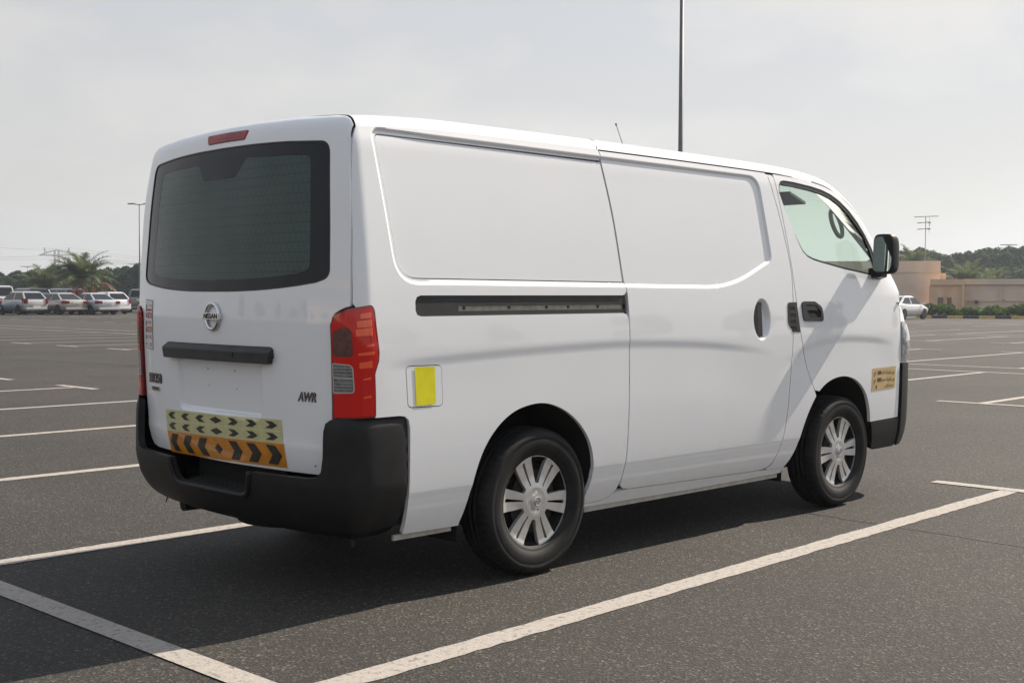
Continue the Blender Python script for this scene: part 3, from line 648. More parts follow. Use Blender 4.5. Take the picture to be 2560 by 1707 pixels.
for k, (dx, y, pyL) in enumerate(((-31, 619, 590), (31, 619, 603), (-43, 638, 618), (-24, 638, 622), (24, 638, 640), (43, 638, 652))):
    a = np.array(X(dx, y)); d_ = at(-260, 757, 620)-Pt; b = np.array([d_[0], d_[1], at(0, pyL-40, 620)[2]])
    pts = [a*(1-t)+b*t-np.array([0, 0, 22*t*(1-t)]) for t in np.linspace(0, 1, 14)]
    MB().tube(pts, .075, 4).build('power_line', TWR, tw_)
    d2 = at(1000, 757, 1000)-Pt; b = np.array([d2[0], d2[1], 26.0]); MB().tube([a*(1-t)+b*t-np.array([0, 0, 26*t*(1-t)]) for t in np.linspace(0, 1, 12)], .075, 4).build('power_line', TWR, tw_)

# ------------------------------------------------------------------ parked cars
CGLASS = mat('car_glass', (.010, .012, .014), .06, spec=.3); CTYRE = mat('car_tyre', (.015, .015, .015), .8); CRIM = mat('car_rim', (.42, .42, .42), .35, .7); CRED = mat('car_tail_lens', (.17, .007, .009), .2, spec=.3); PLATEW = mat('car_plate', (.65, .65, .62), .5); CLAMP = mat('car_head_lens', (.6, .6, .6), .12, .4)
def car(kind, color, label, loc, heading, group=None, rough=.28, metal=.35):
    """x forward; body lofted over stations, glasshouse with pillars, wheels, lamps, plates"""
    K = dict(hatch=dict(L=4.2, W=1.70, H=1.53, hood=.98, belt=.98, deck=1.00, xr=(-2.02, -1.42), xf=(1.15, .35), tail=1.0),
             sedan=dict(L=4.55, W=1.73, H=1.46, hood=.90, belt=.93, deck=1.00, xr=(-1.70, -.80), xf=(1.20, .42), tail=1.0),
             suv=dict(L=4.7, W=1.88, H=1.78, hood=1.10, belt=1.13, deck=1.15, xr=(-2.2, -1.95), xf=(1.15, .48), tail=1.05),
             van=dict(L=4.9, W=1.85, H=1.95, hood=1.15, belt=1.15, deck=1.2, xr=(-2.35, -2.25), xf=(1.9, 1.35), tail=1.1))[kind]
    e = empty('parked_car', loc, heading); tag(e, label, 'car', group); m = mat('car_paint_%02x%02x%02x' % tuple(int(c*255) for c in color), color, rough, metal, coat=.8)
    Lh, Wh = K['L']/2, K['W']/2
    st = [(-Lh, .80, .42, K['deck']-.16), (-Lh+.06, .90, .34, K['deck']-.05), (-Lh+.30, .97, .28, K['deck']), (K['xr'][0]+.1, .995, .24, max(K['deck'], K['belt'])), (-.9, 1.0, .22, K['belt']+.02), (.2, 1.0, .22, K['belt']), (K['xf'][0]-.05, .995, .22, K['hood']+.03), (Lh-.75, .98, .24, K['hood']-.04), (Lh-.28, .93, .28, K['hood']-.15), (Lh-.08, .82, .34, K['hood']-.27), (Lh, .66, .42, K['hood']-.38)]
    st = sorted(st); V = []; F = []
    for x, k, zb, zt_ in st:
        w_ = Wh*k; V += [(x, s_*a, b) for s_, a, b in ((-1, w_*.80, zb), (-1, w_*.97, zb+.10), (-1, w_, (zb+zt_)/2), (-1, w_*.985, zt_-.12), (-1, w_*.94, zt_-.03), (-1, w_*.70, zt_), (1, w_*.70, zt_), (1, w_*.94, zt_-.03), (1, w_*.985, zt_-.12), (1, w_, (zb+zt_)/2), (1, w_*.97, zb+.10), (1, w_*.80, zb))]
    n = 12
    for i in range(len(st)-1): F += [(i*n+k, i*n+(k+1) % n, (i+1)*n+(k+1) % n, (i+1)*n+k) for k in range(n)]
    F += [tuple(range(n))[::-1], tuple((len(st)-1)*n+k for k in range(n))]
    link('body', raw_mesh('body', V, [f[::-1] for f in F]), m, e)
    # glasshouse
    xb0, xt0 = K['xr']; xb1, xt1 = K['xf']; zb, zt2 = K['belt']-.02, K['H']-.07; wb, wt = (Wh*.90, Wh*.66) if kind == 'sedan' else (Wh*.93, Wh*.74)
    zbr = max(zb, K['deck']-.03)
    c = [(xb0, -wb, zbr), (xb1, -wb, zb), (xb1, wb, zb), (xb0, wb, zbr), (xt0, -wt, zt2), (xt1, -wt, zt2), (xt1, wt, zt2), (xt0, wt, zt2)]; c = [np.array(q) for q in c]
    def pane(nm, i, j, k, l, ins=.10, lo=0.0, hi=1.0):
        a, b, cc, d = c[i], c[j], c[k], c[l]                      # bottom a-b, top d-cc
        q = lambda s_, t: (a*(1-s_)+b*s_)*(1-t)+(d*(1-s_)+cc*s_)*t
        nn = np.cross(b-a, d-a); nn /= np.linalg.norm(nn); cen = sum(c)/8
        if nn@(a-cen) < 0: nn = -nn
        P = [q(lo+ins*(hi-lo), .10)+nn*.012, q(hi-ins*(hi-lo), .10)+nn*.012, q(hi-ins*(hi-lo), .90)+nn*.012, q(lo+ins*(hi-lo), .90)+nn*.012]
        V_ = P+[p-nn*.03 for p in P]; MB().hexa([V_[4], V_[5], V_[6], V_[7], V_[0], V_[1], V_[2], V_[3]]).build(nm, CGLASS, e)
    MB().hexa(c).build('cabin', m, e, bevel=.05)
    pane('side_window', 0, 1, 5, 4, .06, .0, .5); pane('side_window', 0, 1, 5, 4, .06, .5, 1.0); pane('side_window', 3, 2, 6, 7, .06, .0, .5); pane('side_window', 3, 2, 6, 7, .06, .5, 1.0)
    pane('rear_screen', 3, 0, 4, 7, .08); pane('windscreen', 1, 2, 6, 5, .06)
    rf = MB(); rf.hexa([(xt0-.03, -wt-.02, zt2-.01), (xt1+.03, -wt-.02, zt2-.01), (xt1+.03, wt+.02, zt2-.01), (xt0-.03, wt+.02, zt2-.01), (xt0+.15, -wt*.8, K['H']), (xt1-.15, -wt*.8, K['H']), (xt1-.15, wt*.8, K['H']), (xt0+.15, wt*.8, K['H'])]); rf.build('roof', m, e, bevel=.03)
    rw_ = .315 if kind in ('hatch', 'sedan') else .36
    for x in (-Lh+.88, Lh-.86):
        for s_ in (-1, 1):
            Vt, Ft = lathe_y([(rw_*.6, -.10), (rw_*.95, -.10), (rw_, -.07), (rw_, .07), (rw_*.95, .10), (rw_*.6, .10)], 24); o = link('wheel', raw_mesh('wheel', Vt, Ft), CTYRE, e); o.location = (x, s_*(Wh-.11), rw_)
            Vt, Ft = lathe_y([(.01, -.085*1), (rw_*.25, -.09), (rw_*.62, -.075), (rw_*.66, -.09)], 24)
            if s_ > 0: Vt = [(a, -b, d) for a, b, d in Vt]
            r_ = link('rim', raw_mesh('rim', Vt, Ft, smooth=False), CRIM, o)
            Va = [(x+1.17*rw_*math.cos(a), s_*(Wh*1.0+.004), rw_+1.17*rw_*math.sin(a)) for a in np.linspace(-.35, math.pi+.35, 18)]
            link('wheel_arch', raw_mesh('wheel_arch', Va, [tuple(range(18))], smooth=False), DARK, e)
    zt_ = K['deck']
    for s_ in (-1, 1):
        z0_, z1_, yi = (zt_-.27, zt_+.05, .70) if kind == 'hatch' else (zt_-.30, zt_+.02, .76) if kind in ('suv', 'van') else (zt_-.27, zt_-.09, .56)
        pl_ = [(-Lh-.02, yi), (-Lh-.02, .82), (-Lh+.045, .93), (-Lh+.30, 1.005), (-Lh+.30, .90), (-Lh+.06, .80), (-Lh+.06, yi)]
        Vq = [(x_, s_*Wh*y_, z_) for z_, k_ in ((z0_, 1), (z1_, .97)) for x_, y_ in pl_]; nq = len(pl_)
        MB().add(Vq, [tuple(range(nq)), tuple(range(nq, 2*nq))[::-1]]+[(i, (i+1) % nq, nq+(i+1) % nq, nq+i) for i in range(nq)]).build('tail_lamp', CRED, e)
        MB().box((Lh-.12, s_*Wh*.66, K['hood']-.27), (.18, .34, .14)).build('headlamp', CLAMP, e, bevel=.03)
        MB().box((K['xf'][0]-.12, s_*(Wh+.06), K['belt']+.05), (.10, .18, .13)).build('door_mirror', m, e, bevel=.03)
    pz = .52 if kind == 'hatch' else zt_-.19
    MB().box((-Lh-.012, 0, pz), (.03, .50, .12)).build('number_plate', PLATEW, e)
    MB().box((-Lh+.02, 0, .40), (.16, K['W']*.86, .17)).build('bumper', m, e, bevel=.05)
    MB().box((0, 0, .26), (K['L']*.9, K['W']*.8, .08)).build('underside', DARK, e)
    return e
SILV, SILW, SILC = (.42, .42, .42), (.40, .375, .34), (.46, .47, .49)
def carpos(px, py, dx=0.0): g = ground(px, py); return (g[0], g[1]+dx, 0)
HD = R(91.7)
c0 = ground(92, 784); rng = math.hypot(*(c0-CAM)[:2])
def rowcar(px, rg, kind, col, label, fwd, hd=HD, **kw):
    P = at(px, 757, rg); return car(kind, col, label, (P[0]+fwd*math.cos(hd), P[1]+fwd*math.sin(hd), 0), hd, **kw)
rowcar(92, 84, 'hatch', SILV, 'silver hatchback parked at the near row beside a blue car', 2.1)
rowcar(191, 84, 'sedan', SILW, 'beige silver saloon parked between two silver cars', 2.25)
rowcar(273, 84, 'sedan', SILC, 'pale silver saloon parked next to the white car behind the van', 2.25)
rowcar(-26, 84, 'sedan', (.02, .07, .14), 'blue saloon cut off beside the silver hatchback', 2.25)
rowcar(303, 88, 'hatch', (.70, .70, .70), 'white hatchback beyond the pale silver saloon', 2.1)
rowcar(350, 96, 'suv', (.16, .155, .15), 'dark grey off-roader parked closest to the van in the far row', 2.3, hd=R(60))
rowcar(105, 93, 'suv', (.012, .014, .018), 'black off-roader with tinted windows behind the silver hatchback', 2.3)
rowcar(128, 90, 'sedan', (.06, .065, .075), 'dark grey saloon between the hatchback and the beige saloon', 2.2)
rowcar(192, 93, 'suv', (.10, .12, .15), 'slate off-roader behind the beige silver saloon', 2.3)
rowcar(10, 93, 'van', (.62, .61, .60), 'white minivan standing behind the blue saloon', 2.4)
rowcar(314, 104, 'sedan', (.03, .03, .035), 'small dark saloon beyond the white hatchback', 2.2)
g_ = at(2212, 757, 79); car('sedan', (.70, .70, .71), 'white saloon parked near the striped kerb', (g_[0]+1.2, g_[1]-.5, 0), R(2.0), rough=.3, metal=0.0)

# ------------------------------------------------------------------ dusty air
hz = bpy.data.materials.new('haze'); hz.use_nodes = True; t = hz.node_tree; t.nodes.clear()
pv = N(t, 'ShaderNodeVolumePrincipled'); pv.inputs['Color'].default_value = (.80, .88, .98, 1); pv.inputs['Density'].default_value = .00055; pv.inputs['Anisotropy'].default_value = .3
ho = N(t, 'ShaderNodeOutputMaterial'); t.links.new(pv.outputs[0], ho.inputs['Volume'])
tag(MB().box((300, 300, 32), (2000, 2000, 67)).build('haze', hz), 'thin dusty haze over the whole lot', 'haze', kind='stuff')

# ================================================================== the van
def cubic(xs, ys):
    n = len(xs); h = np.diff(xs); A = np.zeros((n, n)); rr = np.zeros(n); A[0, 0] = A[-1, -1] = 1
    for i in range(1, n-1):
        A[i, i-1:i+2] = h[i-1], 2*(h[i-1]+h[i]), h[i]; rr[i] = 3*((ys[i+1]-ys[i])/h[i]-(ys[i]-ys[i-1])/h[i-1])
    c = np.linalg.solve(A, rr); b = (ys[1:]-ys[:-1])/h-h*(2*c[:-1]+c[1:])/3; d = (c[1:]-c[:-1])/(3*h)
    def f(q):
        q = np.asarray(q, float); i = np.clip(np.searchsorted(xs, q)-1, 0, n-2); t = q-xs[i]; return ys[i]+b[i]*t+c[i]*t*t+d[i]*t**3
    return f
van = empty('delivery_van')
tag(van, 'white panel van with black bumpers and chevron stickers parked in the marked bay', 'van')
prof = Pch([.20, .27, .33, .41, .50, .62, .75, .90, 1.0, 1.1, 1.2, 1.3, 1.45, 1.6, 1.75, 1.84, 1.90],
           [.772, .798, .820, .8365, .8425, .8465, .8485, .8495, .8485, .8455, .8405, .8335, .820, .8035, .785, .773, .7585])
Tt = Pch([-.1, .03, .1, .25, .6, 2.4, 2.9, 3.2, 3.45, 3.6, 3.8, 3.93, 4.1, 4.22, 4.35, 4.5], [1.875, 1.888, 1.898, 1.912, 1.928, 1.94, 1.938, 1.93, 1.908, 1.875, 1.793, 1.715, 1.575, 1.46, 1.345, 1.29])
nar = Pch([3.2, 3.6, 3.9, 4.1, 4.285, 4.35, 4.45, 4.52], [0, .002, .005, .009, .016, .024, .05, .10])
zc1 = Pch([.15, .5, 1.0, 1.6, 2.1, 2.6, 3.0], [.965, .985, 1.005, 1.018, 1.005, .97, .92])
zc2 = Pch([2.8, 3.0, 3.2, 3.4, 3.6, 3.9, 4.2], [.83, .90, .965, .992, 1.0, .99, .965])
REC = rpoly([(.160, 1.865, .05), (2.795, 1.868, .10), (2.860, 1.415, .055), (2.46, 1.262, 1.2), (.240, 1.262, .13)], 10)
def z_of(x, zn): x = np.asarray(x, float); return np.where(zn > 1.25, 1.25+(zn-1.25)*(Tt(x)-1.25)/.69, zn)
def hw(x, z, detail=True):
    x = np.asarray(x, float); z = np.asarray(z, float)
    zn = np.where(z > 1.25, 1.25+(z-1.25)*.69/np.maximum(Tt(x)-1.25, .03), z)
    wv = prof(np.minimum(zn, 1.95))-np.where(x > 3.2, nar(x), 0)
    q = np.clip(.11-x, 0, .0985); wv = wv-(.10-np.sqrt(.01-q*q))
    if detail:
        d = zc1(x)-z; a = S(.13, .38, x)*(1-S(2.3, 2.95, x)); wv = wv-a*.0045*S(-.004, .045, d)*(1-S(.06, .34, d))
        d = zc2(x)-z; a = S(2.85, 3.15, x)*(1-S(3.95, 4.25, x)); wv = wv-a*.0045*S(-.004, .045, d)*(1-S(.06, .30, d))
        d = .44-z; wv = wv-.004*S(0, .03, d)                                   # lower rocker crease
        m_ = (x < 3.0) & (z > 1.2)
        if np.any(m_): 
            s_ = np.full(np.shape(x+z), 1.0); s_[m_] = sdf(np.broadcast_to(x, s_.shape)[m_], np.broadcast_to(z, s_.shape)[m_], REC)
            wv = wv-.0105*S(0, 1, -s_/(.009+.008*S(.30, .50, x)))
        e_ = np.sqrt(((x-2.738)/.080)**2+((z-1.102)/.112)**2); wv = wv-.030*(1-S(.72, 1.0, e_))   # dished door pull
    return wv
def side(x, z): return np.asarray(x, float)+0*np.asarray(z, float), -hw(x, z), np.asarray(z, float)+0*np.asarray(x, float)
def side_plain(x, z): return np.asarray(x, float)+0*np.asarray(z, float), -hw(x, z, False), np.asarray(z, float)+0*np.asarray(x, float)
# tail: surface of the tailgate in (normalised y, v)
_v = [.48, .545, .8, 1.1, 1.25, 1.5, 1.75, 1.86, 1.90, 1.94, 1.98, 2.02, 2.06]
tz = Pch(_v, [.48, .545, .8, 1.1, 1.25, 1.5, 1.75, 1.858, 1.893, 1.919, 1.936, 1.945, 1.948])
tx = Pch(_v, [-.022, -.034, -.05, -.06, -.056, -.036, -.012, .002, .010, .026, .052, .090, .13])
txl = Pch([.48, 1.25, 1.5, 1.86, 2.06], [-.022, -.056, -.036, .002, .016])
plan = Pch([0, .2, .4, .6, .7, .76, .80, .82], [0, .004, .017, .043, .063, .077, .087, .093])
tw = Pch([.45, .8, 1.1, 1.25, 1.5, 1.75, 1.9, 1.98, 2.06], [.81, .815, .813, .810, .798, .778, .762, .757, .752])
PLATE = rpoly([(-.335, .948, .02), (.335, .948, .02), (.322, .718, .035), (-.322, .718, .035)])
_rh = np.array([0, .2, .44, .64, .708, .734, .750, .7585]); _rz = np.array([1.984, 1.982, 1.974, 1.960, 1.951, 1.940, 1.922, 1.90])
def tail(yn, v):
    yn = np.asarray(yn, float); v = np.asarray(v, float); yn, v = np.broadcast_arrays(yn, v); a = np.abs(yn)
    roll = np.where(v > 1.25, tx(v)-txl(v), 0); k = a/.82
    x = np.where(v > 1.25, txl(v), tx(v))+roll*(1-.7*np.minimum(k, 1)**3)+plan(a)*(1-.28*S(1.2, 1.9, v))
    y = -yn*tw(v)/.82*np.where(True, 1.0, 1.0)
    zr = 1.25+(np.interp(np.abs(y), _rh, _rz)-1.25)*.942+.0-.003
    z = tz(v)-np.maximum(1.945-zr, 0)*S(1.55, 1.985, v)
    m_ = (v < 1.05) & (v > .6) & (a < .45)
    if np.any(m_):
        s_ = np.full(yn.shape, 1.0); s_[m_] = sdf(yn[m_], v[m_], PLATE); x = x+.020*S(-.002, .022, -s_)
    x = x+.010*S(.66, .56, v)*0 + .008*(1-S(.50, .66, v))
    x = x-.004*S(-.02, .02, .635-v)*(1-S(.02, .14, .635-v))
    return x, y, z
# NOTE yn > 0 is the right-hand side of the van (y < 0)
def tail_zv(vs): return [(float(a), float(c)) for a, b, c in zip(*tail(np.full(len(vs), .82), np.array(vs)))]
rear_edge = [(x+.007, z) for x, z in tail_zv(np.linspace(1.99, 1.155, 28))]
topz = lambda x, zn=1.90: float(z_of(x, np.float64(zn)))
gapL = Pch([.30, .36, .5, .8, 1.0, 1.25, 1.3, 1.6, 1.95], [1.585, 1.607, 1.628, 1.636, 1.637, 1.622, 1.612, 1.568, 1.492])   # sliding door rear gap
gapR = Pch([.28, .36, .5, .8, 1.0, 1.3, 1.6, 1.95], [2.86, 2.925, 2.975, 3.02, 3.036, 3.045, 2.985, 2.868])                      # sliding door front gap
gapF = Pch([.60, .70, .80, .9, 1.1, 1.3, 1.6, 1.95], [3.335, 3.268, 3.20, 3.155, 3.094, 3.062, 3.01, 2.935])                      # front door rear gap
def gx(f, z0, z1, d, n=14): return [(float(f(z))+d, float(z)) for z in np.linspace(z0, z1, n)]
G = .0038
ARCH_R = [(.600, .288), (.622, .38), (.648, .47), (.685, .56), (.735, .632), (.80, .69), (.88, .732), (.96, .751), (1.04, .756), (1.12, .742), (1.20, .71), (1.27, .665), (1.33, .607), (1.372, .54), (1.393, .46), (1.392, .39), (1.376, .33), (1.36, .288)]
ARCH_F = [(3.035, .285), (3.075, .33), (3.11, .39), (3.145, .465), (3.185, .54), (3.235, .61), (3.30, .68), (3.37, .722), (3.45, .75), (3.53, .763), (3.60, .764), (3.68, .752), (3.75, .728), (3.81, .690), (3.86, .64), (3.893, .58), (3.912, .52), (3.918, .478)]
def smooth_open(P, n=64):
    P = np.array(P, float); d_ = np.concatenate([[0], np.cumsum(np.linalg.norm(np.diff(P, axis=0), axis=1))]); fx_, fy_ = cubic(d_, P[:, 0]), cubic(d_, P[:, 1]); q_ = np.linspace(0, d_[-1], n); return [(float(a), float(b)) for a, b in zip(fx_(q_), fy_(q_))]
ARCH_R = smooth_open(ARCH_R); ARCH_F0 = smooth_open(ARCH_F[:7], 24); ARCH_F1 = smooth_open(ARCH_F[6:], 40); ARCH_F = ARCH_F0[:-1]+ARCH_F1
FUEL = rpoly([(.272, .945, .024), (.463, .943, .024), (.470, .776, .024), (.284, .779, .024)])
zt = lambda x: topz(x)
# --- quarter panel: C-shaped round the insert and the door track
q_top = [(float(x), zt(x)) for x in np.linspace(rear_edge[0][0], 1.494, 90)]
quarter = [(.110, 1.176), (.052, 1.168)] + [p for p in reversed(rear_edge) if p[1] > 1.172 and p[1] < zt(p[0])-.004] + q_top
quarter += gx(gapL, zt(1.49), 1.852, -G, 4) + [(1.505, 1.8465)]
RIN = offset(REC, .0215); RIN = RIN[RIN[:, 0] < 1.45]; _c = RIN.mean(0)
RIN = RIN[np.argsort(np.arctan2(RIN[:, 1]-1.56, RIN[:, 0]-.9) % (2*math.pi))]       # from the top right, round the left end, to the bottom right
quarter += [tuple(q) for q in RIN] + [(1.44, RIN[-1][1]), (1.60, RIN[-1][1])]
quarter += gx(gapL, 1.283, 1.243, -G, 4) + [(1.605, 1.228), (1.59, 1.2245)]
TRK = [(.355, 1.2185), (.336, 1.212), (.327, 1.195), (.327, 1.158), (.335, 1.142), (.355, 1.136)]
quarter += TRK + [(1.59, 1.1425), (1.615, 1.137), (1.627, 1.118)]
quarter += gx(gapL, 1.10, .36, -G, 24) + [(1.585, .318), (1.555, .292), (1.50, .274), (1.365, .272)] + ARCH_R[::-1] + [(.600, .272), (.30, .276)]
quarter += [(.299, .50), (.297, .70), (.289, .733), (.270, .748), (.24, .752), (.124, .752), (.122, .93), (.128, .945), (.141, .965), (.144, 1.0), (.140, 1.03), (.131, 1.10), (.126, 1.155), (.121, 1.170)]
feat = lambda poly, ds: [offset(poly, d) for d in ds]
rec_rows = [np.vstack([q, q[:1]]) for q in (offset(REC, d) for d in (-.004, .003, .008, .013, .019, .025))]
xs_ = np.linspace(.16, 2.9, 200)
cr_rows = [np.stack([xs_, zc1(xs_)-d], 1) for d in (-.012, 0, .012, .024, .036, .048)]
xs2 = np.linspace(2.86, 4.24, 100)
cr2_rows = [np.stack([xs2, zc2(xs2)-d], 1) for d in (-.012, 0, .012, .024, .036, .048)]
lowr = [np.array([(x, z) for x in (.2, 4.2)]) for z in (.445, .435, .425, .412, .40)]
corner = [np.array([(x, .3), (x, 1.9)]) for x in (.055, .07, .085, .10, .115)]
panel('quarter_panel', quarter, side, WHITE, van, holes=[FUEL], h=.035, hb=.011, lip=.02, feats=rec_rows+cr_rows+lowr+corner, mirror=True)
RI2 = offset(REC, .0255); RI2 = RI2[RI2[:, 0] < 1.45]; RI2 = RI2[np.argsort(np.arctan2(RI2[:, 1]-1.56, RI2[:, 0]-.9) % (2*math.pi))]
ins = [tuple(q) for q in RI2] + [(1.605, RI2[-1][1])] + gx(gapL, RI2[-1][1]+.005, 1.838, -G, 14)
panel('side_panel_insert', ins, side, WHITE, van, h=.05, hb=.014, lip=.012, off=-.002, mirror=True)
fl = panel('fuel_flap', offset(FUEL, .0035), side, WHITE, van, h=.03, hb=.01, lip=.012, off=.0005, mirror=True)
YEL = mat('yellow_sticker', (0.80, 0.73, 0.006), 0.45, var=0.06, vscale=20)
panel('fuel_sticker', [(.318, .938), (.424, .936), (.429, .788), (.327, .785)], side, YEL, fl, h=.03, lip=0, off=.0025)
# --- door track: black channel with a steel rail
trk_o = [(.357, 1.2165), (.339, 1.2105), (.330, 1.195), (.330, 1.158), (.338, 1.1445), (.357, 1.1385), (1.618, 1.143), (1.612, 1.2225)]
slot = [(.56, 1.178), (1.61, 1.184), (1.612, 1.162), (.56, 1.156)]
tk = panel('door_track', trk_o, side_plain, GREYP, van, holes=[slot], h=.04, hb=.015, lip=.03, off=-.006, mirror=True)
panel('track_rail', offset(slot, -.004), side_plain, STEEL, tk, h=.05, lip=.004, off=-.016)
for x in (.60, .86, 1.09, 1.23, 1.43):
    panel('rail_screw', [(x+.007*math.cos(a), 1.169+(x-.56)*.005+.007*math.sin(a)) for a in np.linspace(0, 2*math.pi, 10, endpoint=False)], side_plain, TRIM, tk, h=.05, lip=.003, off=-.013)
# --- sliding door
sl_top = [(float(x), topz(x, 1.893)) for x in np.linspace(2.868, 1.508, 24)]
sdoor = gx(gapL, 1.86, .37, G, 40) + [(1.607, .338), (1.63, .318), (1.67, .311), (2.2, .300), (2.76, .290), (2.82, .292), (2.87, .305), (2.905, .335)] + gx(gapR, .375, 1.88, -G, 40) + sl_top
dish = [np.array([(2.738+.080*k*math.cos(a), 1.102+.112*k*math.sin(a)) for a in np.linspace(0, 2*math.pi, 40)]) for k in (.5, .7, .78, .86, .94, 1.02)]
sdr = panel('sliding_door', sdoor, side, WHITE, van, h=.035, hb=.011, lip=.02, feats=rec_rows+cr_rows+cr2_rows[:0]+lowr+dish, mirror=True)
panel('door_pull', rpoly([(2.672, 1.03, .01), (2.668, 1.165, .012), (2.695, 1.192, .012), (2.742, 1.192, .006), (2.748, 1.012, .006), (2.70, 1.010, .012)]), side_plain, GREYP, sdr, h=.03, hb=.008, lip=.026, off=-.006)
panel('pull_shade', rpoly([(2.669, 1.04, .01), (2.666, 1.16, .012), (2.700, 1.19, .01), (2.703, 1.014, .01)]), side_plain, DARK, sdr, h=.03, hb=.008, lip=0, off=-.003)  # flat dark sheet standing in for the shadow at the rear of the pull
# --- strip between the doors, with the extraction vent
VENT = rpoly([(2.985, 1.192, .022), (3.071, 1.194), (3.092, 1.028), (3.028, 1.030, .03), (2.985, 1.08, .03)])
ZB = topz(2.9, 1.886)
pill = gx(gapR, ZB-.012, .34, G, 40) + [(2.895, .300), (2.86, .283), (3.037, .279)] + ARCH_F0[:-1] + gx(gapF, .69, 1.02, -G, 10) + VENT[0:0] + gx(gapF, 1.03, ZB-.012, -G, 24)
pill = [(2.86+.012, ZB)] + pill + [(2.935-.006, ZB)]
pb = panel('door_pillar', pill, side, WHITE, van, h=.03, hb=.011, lip=.02, feats=cr2_rows+lowr, mirror=True)
slots = [rpoly([(2.998+k*.004, 1.168-k*.036, .004), (3.054+k*.005, 1.168-k*.036, .004), (3.058+k*.005, 1.147-k*.036, .004), (3.000+k*.004, 1.147-k*.036, .004)], 3) for k in range(4)]
vn = panel('air_vent', [p if p[0] < 3.06 else (float(gapF(p[1]))-.004, p[1]) for p in VENT], side_plain, GREYP, van, holes=slots, h=.03, hb=.006, lip=.012, off=.002, mirror=True)
panel('vent_backing', [p if p[0] < 3.06 else (float(gapF(p[1]))-.008, p[1]) for p in offset(VENT, .004)], side_plain, DARK, vn, h=.03, lip=0, off=.0012)
# --- front door
WIN = [(2.985, 1.795), (2.992, 1.835), (3.012, 1.857), (3.05, 1.864), (3.15, 1.862), (3.33, 1.851), (3.45, 1.838), (3.55, 1.818), (3.65, 1.784), (3.75, 1.735), (3.85, 1.668), (3.93, 1.60), (4.0, 1.52), (4.045, 1.43), (4.06, 1.365), (4.045, 1.347), (4.01, 1.349), (3.61, 1.386), (3.36, 1.418), (3.28, 1.43), (3.22, 1.446), (3.175, 1.474), (3.14, 1.515), (3.09, 1.60), (3.03, 1.70)]
zs = lambda x: topz(x, 1.893)
fdoor = gx(gapF, 1.87, .70, G, 40) + ARCH_F1[1:] + [(3.92, .476), (4.276, .482)] + [(4.280, .7), (4.281, 1.0), (4.281, 1.15), (4.281, 1.26), (4.272, 1.33), (4.252, 1.385), (4.225, zs(4.225))] + [(float(x), zs(x)) for x in np.linspace(4.20, 2.95, 40)]
fd = panel('front_door', fdoor, side, WHITE, van, holes=[WIN], h=.035, hb=.011, lip=.02, feats=cr2_rows+[offset(WIN, -.012), offset(WIN, -.03)], mirror=True)
W_IN = offset(WIN, .013)
W_IN2 = [(x if x < 3.9 else x-.02*(x-3.9)/.1, z-(.012 if z > 1.6 and x > 3.02 else 0)) for x, z in W_IN]
panel('window_trim', offset(WIN, .0015), side_plain, TRIM, van, holes=[W_IN2], h=.05, hb=.012, lip=.012, off=-.005, mirror=True)
panel('window_glass', offset(W_IN2, -.003), side_plain, GLASS_SIDE, van, h=.08, hb=.03, lip=0, off=-.013, mirror=True)
BEZ = rpoly([(3.120, 1.198, .030), (3.262, 1.198, .05), (3.340, 1.165, .05), (3.352, 1.086, .022), (3.140, 1.088, .03)])
BEZH = rpoly([(3.158, 1.180, .012), (3.272, 1.178, .02), (3.322, 1.145, .02), (3.324, 1.108, .012), (3.200, 1.106, .02)])
hd = panel('door_handle', BEZ, side_plain, GREYP, van, holes=[BEZH], h=.03, hb=.008, lip=.010, off=.006, mirror=True)
panel('handle_recess', offset(BEZH, -.004), side_plain, DARK, hd, h=.03, lip=0, off=.0005)
panel('handle_flap', rpoly([(3.161, 1.177, .008), (3.270, 1.175, .015), (3.303, 1.150, .006), (3.175, 1.148, .006)]), side_plain, GREYP, hd, h=.03, hb=.008, lip=.006, off=.004)
# --- sill below the sliding door
panel('sill', [(1.375, .252), (2.2, .246), (3.02, .250), (3.02, .276), (2.86, .279), (2.76, .284), (2.2, .294), (1.67, .305), (1.60, .300), (1.555, .287), (1.50, .269), (1.375, .268)], side_plain, WHITE, van, h=.04, hb=.02, lip=.05, off=-.004, mirror=True)
LOW = mat('sill_flange', (0.42, 0.40, 0.36), 0.7, var=0.15, vscale=25)
for sx in (-1, 1):
    for x0, x1 in ((.27, .575), (1.40, 3.0))[0 if sx < 0 else 1:]:
        MB().box(((x0+x1)/2, sx*.772, .262 if x0 < 1 else .240), (x1-x0, .012, .022 if x0 < 1 else .026)).build('sill_flange', LOW, van)
# --- inner shell behind the gaps
shell = [p for p in [(.06, .30), (.60, .30)] + ARCH_R + [(1.36, .26), (3.03, .26)] + ARCH_F + [(3.95, .30), (4.27, .30), (4.27, 1.25), (4.24, 1.3)] + [(float(x), topz(x, 1.88)) for x in np.linspace(4.15, .14, 40)] + [(.085, 1.6), (.065, 1.2)]]
panel('inner_body', shell, side_plain, DARK, van, holes=[offset(WIN, -.012)], h=.09, hb=.03, lip=0, off=-.030, mirror=True)
